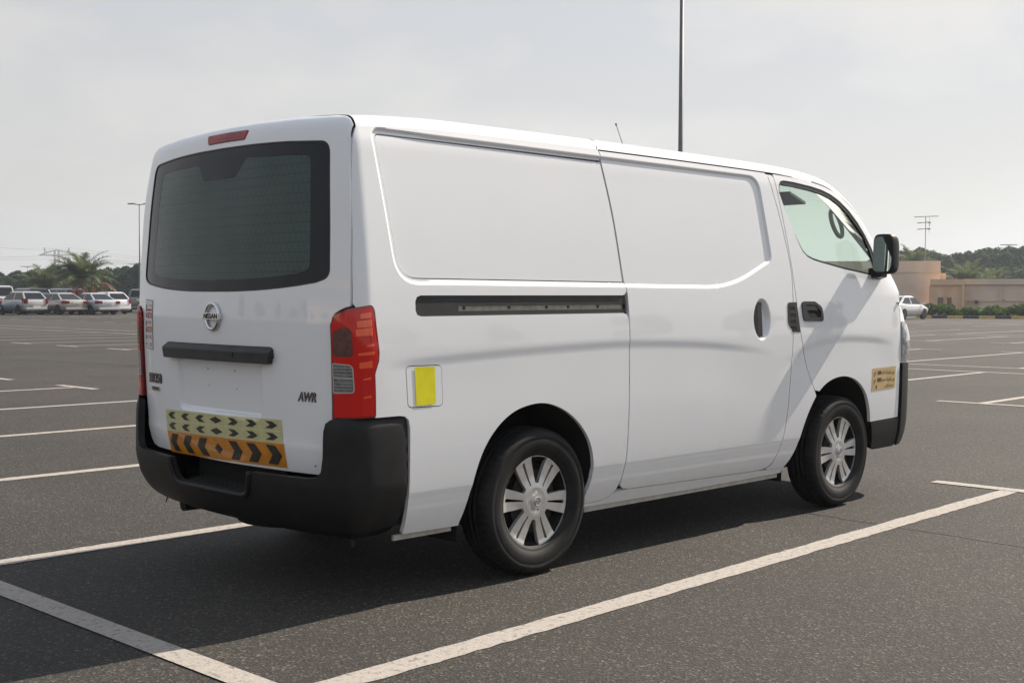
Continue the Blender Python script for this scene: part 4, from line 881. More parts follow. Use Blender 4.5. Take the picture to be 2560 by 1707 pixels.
# --- roof and windscreen share one surface; q runs from the gutter to the centre line
rq = [0, .10, .2, .3, .42, .6, .8, 1.0]
rhw = Pch(rq, [.7585, .750, .734, .708, .64, .44, .2, 0.0]); rz = Pch(rq, [1.90, 1.922, 1.940, 1.951, 1.960, 1.974, 1.982, 1.984])
def roof(x, q):
    x = np.asarray(x, float); q = np.asarray(q, float); x, q = np.broadcast_arrays(x, q); a = np.abs(q); h_ = rhw(a)
    k = np.clip(h_/.7585, 0, 1); y = np.maximum(h_-np.where(x > 3.2, nar(x), 0)*k-(.10-np.sqrt(.01-np.clip(.11-x, 0, .0985)**2))*k, 0)
    z = 1.25+(rz(a)-1.25)*(Tt(x)-1.25)/.69+.05*S(3.3, 4.2, x)*(1-k*k)
    return x, np.where(q >= 0, -y, y), z
def roof_x0(q):
    yn = float(rhw(abs(q)))/.7585*.82; xx, yy, zz = tail(np.array([min(yn, .8165)]), np.array([1.99+.042*(1-min(1, yn/.8165)**8)])); return float(xx[0])+.007
def grid(name, x0f, x1f, q0, q1, nx, nq, fmap, m, parent, off=0.0):
    V = []; NN = []; F = []
    for j in range(nq+1):
        q = q0+(q1-q0)*j/nq; a, b = x0f(q), x1f(q)
        X = np.linspace(a, b, nx+1); Q = np.full(nx+1, q); P = np.stack(fmap(X, Q), 1); e = 1e-4
        qq = np.where(np.abs(Q) < 2e-4, 2e-4, Q)
        du = np.stack(fmap(X+e, Q), 1)-np.stack(fmap(X-e, Q), 1); dv = np.stack(fmap(X, Q+e), 1)-np.stack(fmap(X, Q-e), 1)
        if abs(abs(q)-1) < 1e-6: dv = np.tile([0, 1e-4 if q > 0 else -1e-4, 0], (nx+1, 1))
        n = np.cross(du, dv); n /= np.linalg.norm(n, axis=1, keepdims=True)+1e-15; n *= np.sign(n[:, 2:3]+1e-9)
        V += list(P+n*off); NN += list(n)
    k = nx+1
    for j in range(nq):
        for i in range(nx):
            f = (j*k+i, j*k+i+1, (j+1)*k+i+1, (j+1)*k+i); a, b, c = [np.array(V[t]) for t in f[:3]]
            if np.dot(np.cross(b-a, c-a), NN[f[0]]) < 0: f = f[::-1]
            F.append(f)
    return link(name, raw_mesh(name, V, F, NN), m, parent)
QW = .33
def ws_x0(q): return 3.42+.16*(1-abs(q))*0+.10*S(.5, 1, np.float64(1-abs(q)))*-.6
# roof halves are joined into one sheet: centre strip plus two gutters
def roof_full():
    V = []; NN = []; F = []
    qs = list(np.linspace(0, 1, 29)); qs = [('r', q) for q in qs]+[('l', q) for q in qs[::-1][1:]]
    nx = 120
    for s_, q in qs:
        x1 = 4.32 if q < QW else float(ws_x0(q)); X = np.linspace(roof_x0(q), x1, nx+1); Q = np.full(nx+1, q); e = 1e-4
        P = np.stack(roof(X, Q), 1); du = np.stack(roof(X+e, Q), 1)-np.stack(roof(X-e, Q), 1)
        dv = np.stack(roof(X, np.minimum(Q+e, 1)), 1)-np.stack(roof(X, np.maximum(Q-e, 0)), 1)
        if q > .999: dv = np.tile([0, 1e-4, 0], (nx+1, 1))
        n = np.cross(du, dv); n /= np.linalg.norm(n, axis=1, keepdims=True)+1e-15; n *= np.sign(n[:, 2:3])
        if s_ == 'l': P[:, 1] *= -1; n[:, 1] *= -1
        V += list(P); NN += list(n)
    k = nx+1
    for j in range(len(qs)-1):
        for i in range(nx):
            f = (j*k+i, j*k+i+1, (j+1)*k+i+1, (j+1)*k+i); a, b, c = [V[t] for t in f[:3]]
            if np.dot(np.cross(b-a, c-a), NN[f[0]]) < 0: f = f[::-1]
            F.append(f)
    return link('roof', raw_mesh('roof', V, F, NN), WHITE, van)
roof_full()
grid('windscreen', lambda q: float(ws_x0(abs(q)))+.01, lambda q: 4.40, QW+.02, 1.0, 30, 14, roof, GLASS_SIDE, van, -.006)
ws = grid('windscreen', lambda q: float(ws_x0(abs(q)))+.01, lambda q: 4.40, QW+.02, 1.0, 30, 14, lambda x, q: (roof(x, q)[0], -roof(x, q)[1], roof(x, q)[2]), GLASS_SIDE, van, -.006)
grid('headliner', lambda q: .25, lambda q: 3.40, .12, 1.0, 8, 6, roof, INTER, van, -.035)
grid('headliner', lambda q: .25, lambda q: 3.40, .12, 1.0, 8, 6, lambda x, q: (roof(x, q)[0], -roof(x, q)[1], roof(x, q)[2]), INTER, van, -.035)
# roof seam where the sliding-door gutter begins, and the aerial
for sg in (1, -1):
    P = [np.array(roof(np.array([1.495+.02*q]), np.array([q])))[:, 0]*[1, sg, 1]+[0, 0, .0008] for q in np.linspace(0.0, .3, 9)]
    MB().tube(P, .0016, 5).build('roof_seam', mat('seam_grey', (.25, .25, .26), .6), van)
b0 = np.array(roof(np.array([3.19]), np.array([-.62])))[:, 0]
ae = MB().tube([b0, b0+[-.02, 0, .05], b0+[-.17, 0, .315]], [.006, .0028, .002], 6).build('roof_aerial', TRIM, van)
bm_ = MB(); bm_.tube([b0+[-.168, 0, .311], b0+[-.174, 0, .323]], .0055, 6).build('aerial_tip', TRIM, ae)

# --- tailgate
gl_low = lambda ya, z0, dz, n=15: [(float(y), z0+dz*abs(y/ya)**2.6) for y in np.linspace(ya, -ya, n)]
GLS = rpoly([(-.712, 1.834, .055), (-.35, 1.840, .3), (.35, 1.840, .3), (.712, 1.834, .055), (.722, 1.284, .065)]+gl_low(.65, 1.230, .034)+[(-.722, 1.284, .065)], 8)
GB = .8165
gate = [(GB, 1.176), (GB, 1.60), (GB, 1.99)] + [(float(y), 1.99+.042*(1-abs(y/GB)**8)) for y in np.linspace(GB-.01, -GB+.01, 40)] + [(-GB, 1.99), (-GB, 1.60), (-GB, 1.176)]
lowl = [(.795, 1.171), (.770, 1.162), (.748, 1.150), (.732, 1.132), (.727, 1.098), (.726, 1.05), (.725, 1.0), (.720, .80), (.712, .62), (.702, .552), (.680, .530), (.63, .521)]
gate = gate+[(-y, z) for y, z in lowl]+[(.0, .517)]+lowl[::-1]
BRK = rpoly([(-.172, 1.914, .012), (.172, 1.914, .012), (.150, 1.864, .012), (-.150, 1.864, .012)])
pl_rows = [np.vstack([q, q[:1]]) for q in (offset(PLATE, d) for d in (-.003, .004, .010, .016, .022, .028))]
tg_low = [np.array([(-.68, z), (.68, z)]) for z in (.65, .64, .63, .62, .61, .56, .54)]
tg_top = [np.array([(-.79, z), (.79, z)]) for z in (1.87, 1.89, 1.91, 1.93, 1.95, 1.97, 1.985, 2.0, 2.01)]
tg = panel('tailgate', gate, tail, WHITE, van, holes=[GLS, BRK], h=.035, hb=.012, lip=.02, feats=pl_rows+tg_low+tg_top+[offset(GLS, -.015)], flip=1)
g_o = offset(GLS, .004)
g_in = rpoly([(-.600, 1.775, .035), (-.225, 1.782, .03), (-.165, 1.705, .03), (.095, 1.705, .03), (.165, 1.785, .03), (.600, 1.775, .035), (.614, 1.318, .06)]+gl_low(.55, 1.280, .022)+[(-.614, 1.318, .06)], 7)
rw = panel('rear_window', g_o, tail, FRIT, van, holes=[g_in], h=.05, hb=.014, lip=.01, off=-.004)
panel('heated_pane', offset(g_in, .0005), tail, REARG, rw, h=.05, hb=.02, lip=.004, off=-.0045)
panel('window_seal', offset(GLS, -.002), tail, TRIM, van, holes=[offset(GLS, .006)], h=.05, hb=.014, lip=.006, off=-.001)
panel('brake_light', offset(BRK, .002), tail, mat('brake_lens', (.27, .008, .010), .12, coat=.3, spec=.3, var=.3, vscale=18), van, h=.03, hb=.01, lip=.012, off=.004)
STRIP = rpoly([(-.425, 1.012, .02), (.425, 1.012, .025), (.405, .944, .012), (-.405, .944, .012)])
def strip_map(yn, v):
    x, y, z = tail(yn, np.maximum(v, .955)); z = z-(np.maximum(v, .955)-v); 
    return x-.004-.022*S(1.014, .985, v)*0-.026*(1-S(.985, 1.012, v))+.02*S(.0, 1, np.maximum(.955-v, 0)*0), y, z
gb = panel('plate_garnish', STRIP, strip_map, GREYP, van, h=.02, hb=.01, lip=.035, feats=[np.array([(-.42, z), (.42, z)]) for z in (.985, .992, 1.0, 1.006)])
panel('key_slot', rpoly([(.178, .985, .004), (.190, .985, .004), (.190, .965, .004), (.178, .965, .004)], 3), strip_map, DARK, gb, h=.03, lip=0, off=.0015)
# dark gap behind everything at the rear
panel('rear_inner_body', [(.79, 1.16), (.79, 1.98), (-.79, 1.98), (-.79, 1.16), (-.76, .74), (-.66, .535), (.66, .535), (.76, .74)], tail, DARK, van, h=.08, hb=.05, lip=0, off=-.035)
# small screw holes and marks left by the number plate
for yy, zz, rr in ((-.09, .905, .004), (.12, .905, .004), (-.085, .835, .0028), (.13, .83, .0028), (.62, .555, .004)):
    panel('screw_hole', [(yy+rr*math.cos(a), zz+rr*math.sin(a)) for a in np.linspace(0, 2*math.pi, 9, endpoint=False)], tail, DARK, tg, h=.05, lip=0, off=.0012)
# --- emblem: ring, bar and lettering
def ring_on(fmap, cu, cv, ru, rv, r, off, n=48):
    P = []
    for a in np.linspace(0, 2*math.pi, n+1): 
        x, y, z = fmap(np.array([cu+ru*math.cos(a)]), np.array([cv+rv*math.sin(a)])); P.append(np.array([x[0]-off, y[0], z[0]]))
    return P
em = MB().tube(ring_on(tail, 0, 1.128, .050, .053, .009, .008), .0085, 8, cap=False).build('emblem', CHROME, van, smooth=True)
panel('emblem_bar', rpoly([(-.064, 1.142, .003), (.064, 1.142, .003), (.064, 1.114, .003), (-.064, 1.114, .003)], 3), tail, CHROME, em, h=.03, hb=.01, lip=.016, off=.018)
def lettering(name, s, size, cu, cv, fmap, m, parent, off, sx=1.0, bold=0.0, du=1, slant=0.0, space=1.0, lip=.0):
    V, F = text2d(s, size, space, bold)
    V = V*[sx, 1]+np.stack([V[:, 1]*slant, 0*V[:, 1]], 1); U = cu+du*V[:, 0]; Z = cv+V[:, 1]; e = 1e-4
    P = np.stack(fmap(U, Z), 1); nn = np.cross(np.stack(fmap(U+e, Z), 1)-P, np.stack(fmap(U, Z+e), 1)-P); nn /= np.linalg.norm(nn, axis=1, keepdims=True)+1e-15
    P = P+nn*off
    if lip: 
        me = raw_mesh(name, P, F, smooth=False); bm = bmesh.new(); bm.from_mesh(me); r = bmesh.ops.extrude_face_region(bm, geom=list(bm.faces)); 
        nv = [g for g in r['geom'] if isinstance(g, bmesh.types.BMVert)]; n0 = Vector(nn.mean(0)); 
        for v_ in nv: v_.co += n0*lip
        bm.to_mesh(me); bm.free(); return link(name, me, m, parent)
    return link(name, raw_mesh(name, P, F, smooth=False), m, parent)
PRINT = mat('black_print', (.012, .012, .012), .5)
lettering('emblem_lettering', 'NISSAN', .0285, 0, 1.128, tail, PRINT, em, .0192, 1.12, .0006)
BADGE = mat('badge_chrome', (.62, .61, .59), .16, 1.0); BSHADE = mat('badge_edge', (.03, .03, .03), .4)
nb = lettering('model_badge', 'NV350', .060, -.578, .838, tail, BSHADE, van, .0008, .84, .0016, lip=.003, space=1.12)
lettering('badge_face', 'NV350', .060, -.578, .838, tail, BADGE, nb, .0052, .84, -.0006, space=1.12)
panel('name_plate_badge', rpoly([(-.632, .803, .003), (-.528, .803, .003), (-.528, .783, .003), (-.632, .783, .003)], 3), tail, BADGE, van, h=.03, hb=.012, lip=.004, off=.004)
lettering('name_lettering', 'URVAN', .019, -.58, .793, tail, PRINT, nb, .0048, 1.15, .0003)
ab = lettering('dealer_badge', 'AWR', .050, .598, .822, tail, BSHADE, van, .0008, .82, .0014, slant=.25, lip=.003)
lettering('badge_face', 'AWR', .050, .598, .822, tail, BADGE, ab, .0050, .82, -.0005, slant=.25)
# --- reflective chevron tape
def tape(name, y0, y1, z0, z1, m, thick, size, base):
    sk = lambda y: .018*(y/.9)
    o_ = panel(name, [(y0, z0+sk(y0)), (y1, z0+sk(y1)), (y1, z1+sk(y1)), (y0, z1+sk(y0))], tail, m, van, h=.03, lip=0, off=base)
    h2 = (z1-z0)/2; zc = (z0+z1)/2; n = 7; st = (y1-y0)/n
    for i in range(n):
        c = y0+st*(i+.5); zz = zc+sk(c); a = h2*size
        if i == 3: poly = [(c-.050, zz), (c, zz-a), (c+.050, zz), (c, zz+a)] if thick < .05 else [(c-.032, zz), (c, zz-a*.60), (c+.032, zz), (c, zz+a*.60)]
        else:
            s_ = -1 if i < 3 else 1; d = .033 if thick < .05 else .036; t_ = thick
            poly = [(c+s_*(d*.5+t_*.5), zz), (c+s_*(-d*.5+t_*.5), zz+a), (c+s_*(-d*.5-t_*.5), zz+a), (c+s_*(d*.5-t_*.5), zz), (c+s_*(-d*.5-t_*.5), zz-a), (c+s_*(-d*.5+t_*.5), zz-a)]
        panel('chevron', poly, tail, mat('chevron_black', (.022, .021, .020), .45, coat=.15, var=.5, vscale=55), o_, h=.03, lip=0, off=base+.0012)
CREAM = mat('cream_reflective', (.56, .54, .27), .4, coat=.3, var=.10, vscale=30)
ORNG = mat('amber_reflective', (.60, .225, .008), .35, coat=.5, var=.16, vscale=26)
tape('chevron_tape', -.470, .447, .670, .716, CREAM, .046, .64, .0016)
tape('chevron_tape', -.466, .449, .623, .6685, CREAM, .046, .64, .0016)
tape('warning_tape', -.462, .458, .524, .6215, ORNG, .060, .80, .0018)
# --- emergency-number sticker by the left lamp
WST = mat('white_vinyl', (.66, .65, .66), .4); RDP = mat('red_print', (.42, .02, .025), .5); ORP = mat('orange_print', (.52, .10, .015), .5); GRP = mat('grey_print', (.07, .07, .075), .5)
st_ = panel('emergency_sticker', [(-.695, 1.198), (-.592, 1.192), (-.592, .968), (-.690, .975)], tail, GRP, van, h=.03, lip=0, off=.0012)
panel('sticker_sheet', [(-.692, 1.195), (-.595, 1.189), (-.595, .971), (-.687, .978)], tail, WST, st_, h=.03, lip=0, off=.0020)
AR = lambda *c: ''.join(chr(k) for k in c)
for zz, mcol, h_ in ((1.148, RDP, .009), (1.124, RDP, .024), (1.060, ORP, .024)):
    panel('sticker_box', [(-.665, zz+h_/2+.001), (-.602, zz+h_/2), (-.602, zz-h_/2), (-.664, zz-h_/2)], tail, mcol, st_, h=.03, lip=0, off=.0027)
for zz, s_, c_, sz in ((1.124, '999', WST, .017), (1.092, '998', ORP, .017), (1.060, '997', WST, .017), (1.026, '991', RDP, .017)):
    lettering('sticker_number', s_, sz, -.651, zz, tail, c_, st_, .0033, .6, .0003)
for zz, c_ in ((1.168, RDP), (1.127, WST), (1.095, RDP), (1.063, WST), (1.030, RDP), (.994, GRP)):
    for k in range(2 if zz < 1.15 else 1):
        panel('sticker_line', [(-.636, zz+.003-k*.009), (-.606, zz+.0028-k*.009), (-.606, zz-.001-k*.009), (-.634, zz-.001-k*.009)], tail, c_, st_, h=.03, lip=0, off=.0033)
for zz, hh in ((1.158, .016), (1.124, .009), (1.088, .011), (1.058, .012), (1.025, .010), (.993, .006)):
    panel('sticker_icon', rpoly([(-.684, zz+hh, .003), (-.672, zz+hh, .003), (-.672, zz-hh, .003), (-.684, zz-hh, .003)], 3), tail, RDP if abs(zz-1.088) < .002 else GRP, st_, h=.03, lip=0, off=.0030)
# --- weight notice on the front wing
TANV = mat('tan_vinyl', (.58, .42, .20), .45, var=.10, vscale=18)
wn = panel('weight_notice', [(3.925, .795), (4.225, .800), (4.222, .667), (3.918, .660)], side, TANV, van, h=.04, lip=0, off=.0012)
BRN = mat('brown_print', (.10, .04, .02), .5)
for k, (x0, zz) in enumerate(((3.99, .767), (3.985, .724))):
    panel('notice_square', [(x0, zz+.012), (x0+.045, zz+.0125), (x0+.045, zz-.010), (x0, zz-.0105)], side, BRN, wn, h=.05, lip=0, off=.002)
panel('notice_mark', [(3.968, .694), (3.981, .694), (3.981, .672), (3.968, .672)], side, BRN, wn, h=.05, lip=0, off=.002)
# Arabic presentation forms, laid out right to left
WAZN = AR(0xFEE5, 0xFEAF, 0xFEED); MRKB = AR(0xFE94, 0xFE92, 0xFEDB, 0xFEAE, 0xFEE4, 0xFEDF, 0x627); FRGH = AR(0x629, 0xFECF, 0xFEAD, 0xFE8E, 0xFED3); MHML = AR(0xFE94, 0xFEE0, 0xFEE4, 0xFEA4, 0xFEE3); KJ = AR(0xFE9E, 0xFEDB)
ADD = AR(0xFEA9, 0xFEAA, 0xFECB); RKB = AR(0xFE8F, 0xFE8E, 0xFEDB, 0xFEAE, 0xFEDF, 0x627)
for s_, cx_, zz in ((FRGH+' '+MRKB+' '+WAZN, 4.115, .768), (MHML+' '+MRKB+' '+WAZN, 4.115, .725), (RKB+' '+ADD, 4.135, .686), (KJ, 3.955, .766), (KJ, 3.952, .722)):
    try: lettering('notice_lettering', s_, .030, cx_, zz, side, PRINT, wn, .002, .86, .0004)
    except Exception: pass

# --- tail lamps, wrapped round the corner: s is the distance along the plan curve from the side to the rear
_lp = np.array([(.22, -.8485), (.16, -.8490), (.115, -.8480), (.085, -.8445), (.060, -.836), (.038, -.822), (.020, -.800), (.008, -.775), (.002, -.752), (-.001, -.731)])
_ls = np.concatenate([[0], np.cumsum(np.linalg.norm(np.diff(_lp, axis=0), axis=1))]); lpx, lpy = Pch(_ls, _lp[:, 0]), Pch(_ls, _lp[:, 1])
def lamp(s, z):
    s = np.asarray(s, float); z = np.asarray(z, float); s, z = np.broadcast_arrays(s, z); k = prof(z)/.8485
    return lpx(s)+.012*(1-S(.75, 1.15, z)), lpy(s)*k, z
sI = float(_ls[-1])-.004                      # inner (tailgate) edge
sx_ = lambda x: float(np.interp(-x, -_lp[:, 0], _ls))
LMP = rpoly([(sx_(.116), 1.183, .018), (sx_(.03), 1.168, .03), (sI-.020, 1.140, .025), (sI, 1.105, .025), (sI, .748), (sx_(.112), .754, .012), (sx_(.112), .92, .03), (sx_(.131), .965, .03), (sx_(.134), 1.03, .05)], 6)
sM = sx_(.004)
SMK = rpoly([(sM-.066, 1.106, .03), (sI-.012, 1.080, .03), (sI-.010, .985, .008), (sM-.070, .985, .02)], 6)
CLR = rpoly([(sM-.066, .955, .022), (sI-.006, .960, .006), (sI-.006, .846, .004), (sM-.068, .850, .012)], 6)
lm = panel('tail_lamp', LMP, lamp, REDD, van, holes=[], h=.03, hb=.009, lip=.03, off=.004, flip=-1)
def lampbits(parent, mir):
    def L_(n, poly, m, off=.0055, **kw):
        o_ = panel(n, poly, lamp, m, None if mir else parent, h=.02, hb=.008, lip=.002, off=off, flip=-1, **kw)
        if mir:
            me = copy_mirror(o_.data, n); me.materials.append(m); bpy.data.objects.remove(o_); o_ = link(n, me, None, parent)
        return o_
    L_('lens', offset(LMP, .007), RED, .0055, holes=[SMK, CLR])
    L_('turn_lens', offset(SMK, .001), SMOKE)
    cl_ = L_('reverse_lens', offset(CLR, .001), CLEARL)
    L_('lens_frame', offset(CLR, -.001), mat('lens_edge', (.5, .46, .42), .3), .0070, holes=[offset(CLR, .003)])
    L_('lens_frame', [(sM-.066, .905), (sI-.007, .9065), (sI-.007, .9035), (sM-.066, .902)], mat('lens_edge', (.5, .46, .42), .3), .0072)
    for k, (z0, z1, s0, s1) in enumerate(((1.150, 1.132, .104, .062), (1.122, 1.098, .106, .050), (1.092, 1.066, .108, .046), (1.030, 1.026, .112, .08), (1.002, .993, .112, .050), (.966, .944, .100, .052), (.905, .900, .092, .062), (.836, .831, .092, .062))):
        L_('reflector_facet', rpoly([(sx_(s0), z0+.004, .003), (sx_(s1), z0-.003, .003), (sx_(s1), z1-.003, .003), (sx_(s0), z1, .003)], 3), REDL, .0066)
    for k in range(8):
        z0 = .945-.0125*k-(.006 if k > 3 else 0)
        L_('lens_rib', [(sM-.061, z0), (sI-.010, z0+.001), (sI-.010, z0-.002), (sM-.061, z0-.003)], mat('lens_rib', (.32, .32, .31), .2), .0066)
lampbits(lm, False)
me_ = copy_mirror(lm.data, 'tail_lamp'); lm2 = link('tail_lamp', me_, REDD, van); lampbits(lm2, True)

# --- rear bumper
_bp = np.array([(.31, -.846), (.24, -.852), (.15, -.854), (.085, -.850), (.045, -.836), (.012, -.808), (-.010, -.768), (-.029, -.712), (-.054, -.60), (-.082, -.42), (-.098, -.2), (-.101, 0)])
_bp = np.vstack([_bp, (_bp*[1, -1])[-2::-1]])
_bs = np.concatenate([[0], np.cumsum(np.linalg.norm(np.diff(_bp, axis=0), axis=1))]); 
bfx, bfy = cubic(_bs, _bp[:, 0]), cubic(_bs, _bp[:, 1])
bin_ = Pch([.26, .275, .29, .32, .36, .40, .44, .5, .66, .72, .745, .757], [.17, .130, .100, .066, .038, .020, .009, 0, .002, .006, .012, .022])
def bump(s, z):
    s = np.asarray(s, float); z = np.asarray(z, float); s, z = np.broadcast_arrays(s, z); e = 1e-3
    tx_, ty_ = bfx(s+e)-bfx(s-e), bfy(s+e)-bfy(s-e); l = np.hypot(tx_, ty_)
    i_ = bin_(z)+.02*(1-S(0, .03, np.minimum(s, _bs[-1]-s)))
    return bfx(s)+i_*ty_/l, bfy(s)-i_*tx_/l, z
bS = float(_bs[-1])
_ss = np.linspace(0, bS, 2000); _yy = bfy(_ss)
_k0 = int(np.argmin(_yy)); s_of_y = lambda y: float(np.interp(y, _yy[_k0:len(_yy)-_k0], _ss[_k0:len(_yy)-_k0]))
sG = s_of_y(-.716)
top = [(.012, .66), (.016, .70), (.028, .735), (.055, .752), (sG-.10, .752), (sG-.03, .745), (sG-.008, .73), (sG-.001, .70), (sG, .60), (sG+.008, .545), (sG+.03, .522), (sG+.09, .514)]
NT = [(s_of_y(-.315), .5115), (s_of_y(-.305), .47), (s_of_y(-.292), .43), (s_of_y(-.268), .412), (s_of_y(-.24), .407)]
half = top+NT
bo = half+[(bS-a, b) for a, b in half[::-1]]+[(bS-.012, .50), (bS-.018, .36), (bS-.028, .285), (bS-.06, .268), (bS/2+.55, .268), (bS/2, .268), (bS/2-.55, .268), (.06, .268), (.028, .285), (.018, .36), (.012, .50)]
bf = [np.array([(.02, z), (bS-.02, z)]) for z in (.275, .285, .297, .31, .325, .34, .36, .38, .40)]
bp_ = panel('rear_bumper', bo, bump, BLACKP, van, h=.035, hb=.012, lip=.03, feats=bf, flip=-1)
ur = [(a, b) for a, b in NT]+[(bS-a, b) for a, b in NT[::-1]]
P = [np.array(bump(np.array([a]), np.array([b])))[:, 0] for a, b in resample([np.array(q) for q in ur], .02, closed=False)]
MB().tube(P, .0125, 8).build('step_rim', BLACKP, bp_, smooth=True)
stp = MB()
stp.hexa([(-.088, -.27, .398), (-.088, .27, .398), (.07, .30, .412), (.07, -.30, .412), (-.088, -.27, .406), (-.088, .27, .406), (.07, .30, .420), (.07, -.30, .420)])
for k in range(6): stp.box((-.07+.022*k, 0, .411+.0022*k), (.008, .50, .012))
stp.build('step_tread', DARK, bp_); MB().box((.075, 0, .47), (.01, .68, .16)).build('step_back', DARK, bp_)
# --- nose: front panel, headlamps, grille, bumper (s runs from the right side to the left)
_np = np.array([(4.285, -.8325), (4.34, -.826), (4.40, -.812), (4.46, -.782), (4.515, -.725), (4.56, -.63), (4.59, -.48), (4.61, -.26), (4.618, 0)])
_np = np.vstack([_np, (_np*[1, -1])[-2::-1]]); _ns = np.concatenate([[0], np.cumsum(np.linalg.norm(np.diff(_np, axis=0), axis=1))])
nfx, nfy = cubic(_ns, _np[:, 0]), cubic(_ns, _np[:, 1]); nS = float(_ns[-1])
nrec = Pch([.28, .34, .5, .8, 1.0, 1.07, 1.15, 1.20, 1.25, 1.30, 1.34], [.05, .015, .0, 0.0, .010, .022, .058, .092, .135, .19, .26])
def nose(s, z):
    s = np.asarray(s, float); z = np.asarray(z, float); s, z = np.broadcast_arrays(s, z)
    k = S(0, .06, np.minimum(s, nS-s)); return nfx(s)-nrec(z)*k, nfy(s)*prof(np.minimum(z, 1.3))/.8485, z
HL = rpoly([(.020, 1.072, .012), (.12, 1.062, .02), (.36, .99, .03), (.38, .87, .03), (.12, .826, .02), (.020, .828, .012)])
HLm = [(nS-a, b) for a, b in HL]
npan = [(.004, .818), (.004, 1.16), (.05, 1.20), (.14, 1.245), (.26, 1.285)]+[(float(s), 1.30) for s in np.linspace(.4, nS-.4, 10)]+[(nS-.26, 1.285), (nS-.14, 1.245), (nS-.05, 1.20), (nS-.004, 1.16), (nS-.004, .818)]
panel('front_panel', npan, nose, WHITE, van, holes=[HL, HLm], h=.05, hb=.02, lip=.02, flip=1)
def lens_map(s, z):
    x, y, z = nose(s, z); b_ = np.sin(np.clip((z-.822)/.252, 0, 1)*math.pi)*S(.0, .05, np.minimum(s, nS-s)-.012); return x+.014*b_, y*(1+.020*b_), z
for q in (HL, HLm): panel('headlamp', offset(q, .002), lens_map, HEADL, van, h=.02, hb=.010, lip=.02, off=.004)
panel('headlamp_surround', offset(HL, -.004), nose, STEEL, van, holes=[offset(HL, .003)], h=.03, lip=.01, off=.004)
gr = rpoly([(nS/2-.30, .99, .03), (nS/2+.30, .99, .03), (nS/2+.26, .86, .03), (nS/2-.26, .86, .03)])
panel('grille', gr, nose, BLACKP, van, h=.04, lip=.01, off=.006)
def nbump(s, z):
    x, y, z = nose(s, z); s = np.asarray(s, float); return x+.012, y*1.012, z
panel('front_bumper', [(.006, .30), (.006, .812)]+[(float(s), .815) for s in np.linspace(.05, nS-.05, 10)]+[(nS-.006, .812), (nS-.006, .30)], nbump, BLACKP, van, h=.05, hb=.02, lip=.03)
panel('bumper_end', rpoly([(3.925, .468, .0), (4.28, .474, 0), (4.28, .30, .02), (3.98, .30, .03)]), side_plain, BLACKP, van, h=.05, hb=.02, lip=.03, off=.004, mirror=True)
MB().hexa([(4.30, -.70, 1.22), (4.50, -.55, 1.22), (4.50, .55, 1.22), (4.30, .70, 1.22), (4.20, -.68, 1.36), (4.40, -.5, 1.36), (4.40, .5, 1.36), (4.20, .68, 1.36)]).build('cowl', TRIM, van)
# --- door mirrors
for sg in (-1, 1):
    mb = MB(); cx_, cy_, cz_ = 3.955, sg*.912, 1.480; W2, H2 = .064, .119
    secs = []
    for dx, k in ((-.055, .97), (-.05, 1.0), (0, 1.0), (.03, .93), (.055, .76), (.066, .5)):
        ring = []
        for a in np.linspace(0, 2*math.pi, 28, endpoint=False):
            ca, sa = math.cos(a), math.sin(a); e_ = .42
            ring.append((cx_+dx+.02*sa*-1*0+(.018*(sg*-1)*ca*0), cy_+W2*k*math.copysign(abs(ca)**e_, ca), cz_+H2*k*math.copysign(abs(sa)**e_, sa)+.012*ca*sg*-1*0))
        secs.append(ring)
    V = [p for r_ in secs for p in r_]; n = 28
    F = [(i*n+k, i*n+(k+1) % n, (i+1)*n+(k+1) % n, (i+1)*n+k) for i in range(len(secs)-1) for k in range(n)]+[tuple(range((len(secs)-1)*n, len(secs)*n)), tuple(range(n))[::-1]]
    mb.add(V, F); mo = mb.build('door_mirror', BLACKP, van, smooth=True)
    mg = [(cx_-.058, cy_+W2*.86*math.copysign(abs(math.cos(a))**.42, math.cos(a)), cz_+H2*.88*math.copysign(abs(math.sin(a))**.42, math.sin(a))) for a in np.linspace(0, 2*math.pi, 28, endpoint=False)]
    mg = [(x_+.010*(y_-cy_)/W2*sg+.07*(z_-cz_)-.004, y_, z_) for x_, y_, z_ in mg]
    MB().add(mg, [tuple(range(28))]).build('mirror_glass', mat('mirror_silver', (.34, .40, .385), .01, 1.0), mo)
    MB().hexa([(3.93, sg*.80, 1.335), (4.09, sg*.785, 1.325), (4.02, sg*.88, 1.345), (3.94, sg*.88, 1.345), (3.95, sg*.79, 1.40), (4.06, sg*.78, 1.40), (4.0, sg*.89, 1.40), (3.94, sg*.89, 1.40)]).build('mirror_arm', TRIM, mo, bevel=.008)
# --- wheels
def hub_map(u, v):
    r_ = np.hypot(u, v); d = Pch([0, .034, .040, .055, .075, .12, .17, .192, .200, .207], [.008, .008, .004, .006, .0035, -.001, -.001, .003, .002, -.006])(r_)
    return np.asarray(u, float), -(.066+d), np.asarray(v, float)
op = []; sl = []
for k in range(6):
    a = R(30+60*k); ca, sa = math.cos(a), math.sin(a); rot = lambda p: (p[0]*ca-p[1]*sa, p[0]*sa+p[1]*ca)
    op.append([rot(p) for p in rpoly([(.078, -.010, .008), (.120, -.024, .03), (.187, -.050, .006), (.192, 0, .15), (.187, .050, .006), (.120, .024, .03), (.078, .010, .008)], 5)])
    a = R(60*k); ca, sa = math.cos(a), math.sin(a)
    sl.append([(p[0]*ca-p[1]*sa, p[0]*sa+p[1]*ca) for p in rpoly([(.074, -.0032, .002), (.180, -.0075, .003), (.180, .0075, .003), (.074, .0032, .002)], 3)])
rim_o = [(.206*math.cos(a), .206*math.sin(a)) for a in np.linspace(0, 2*math.pi, 96, endpoint=False)]
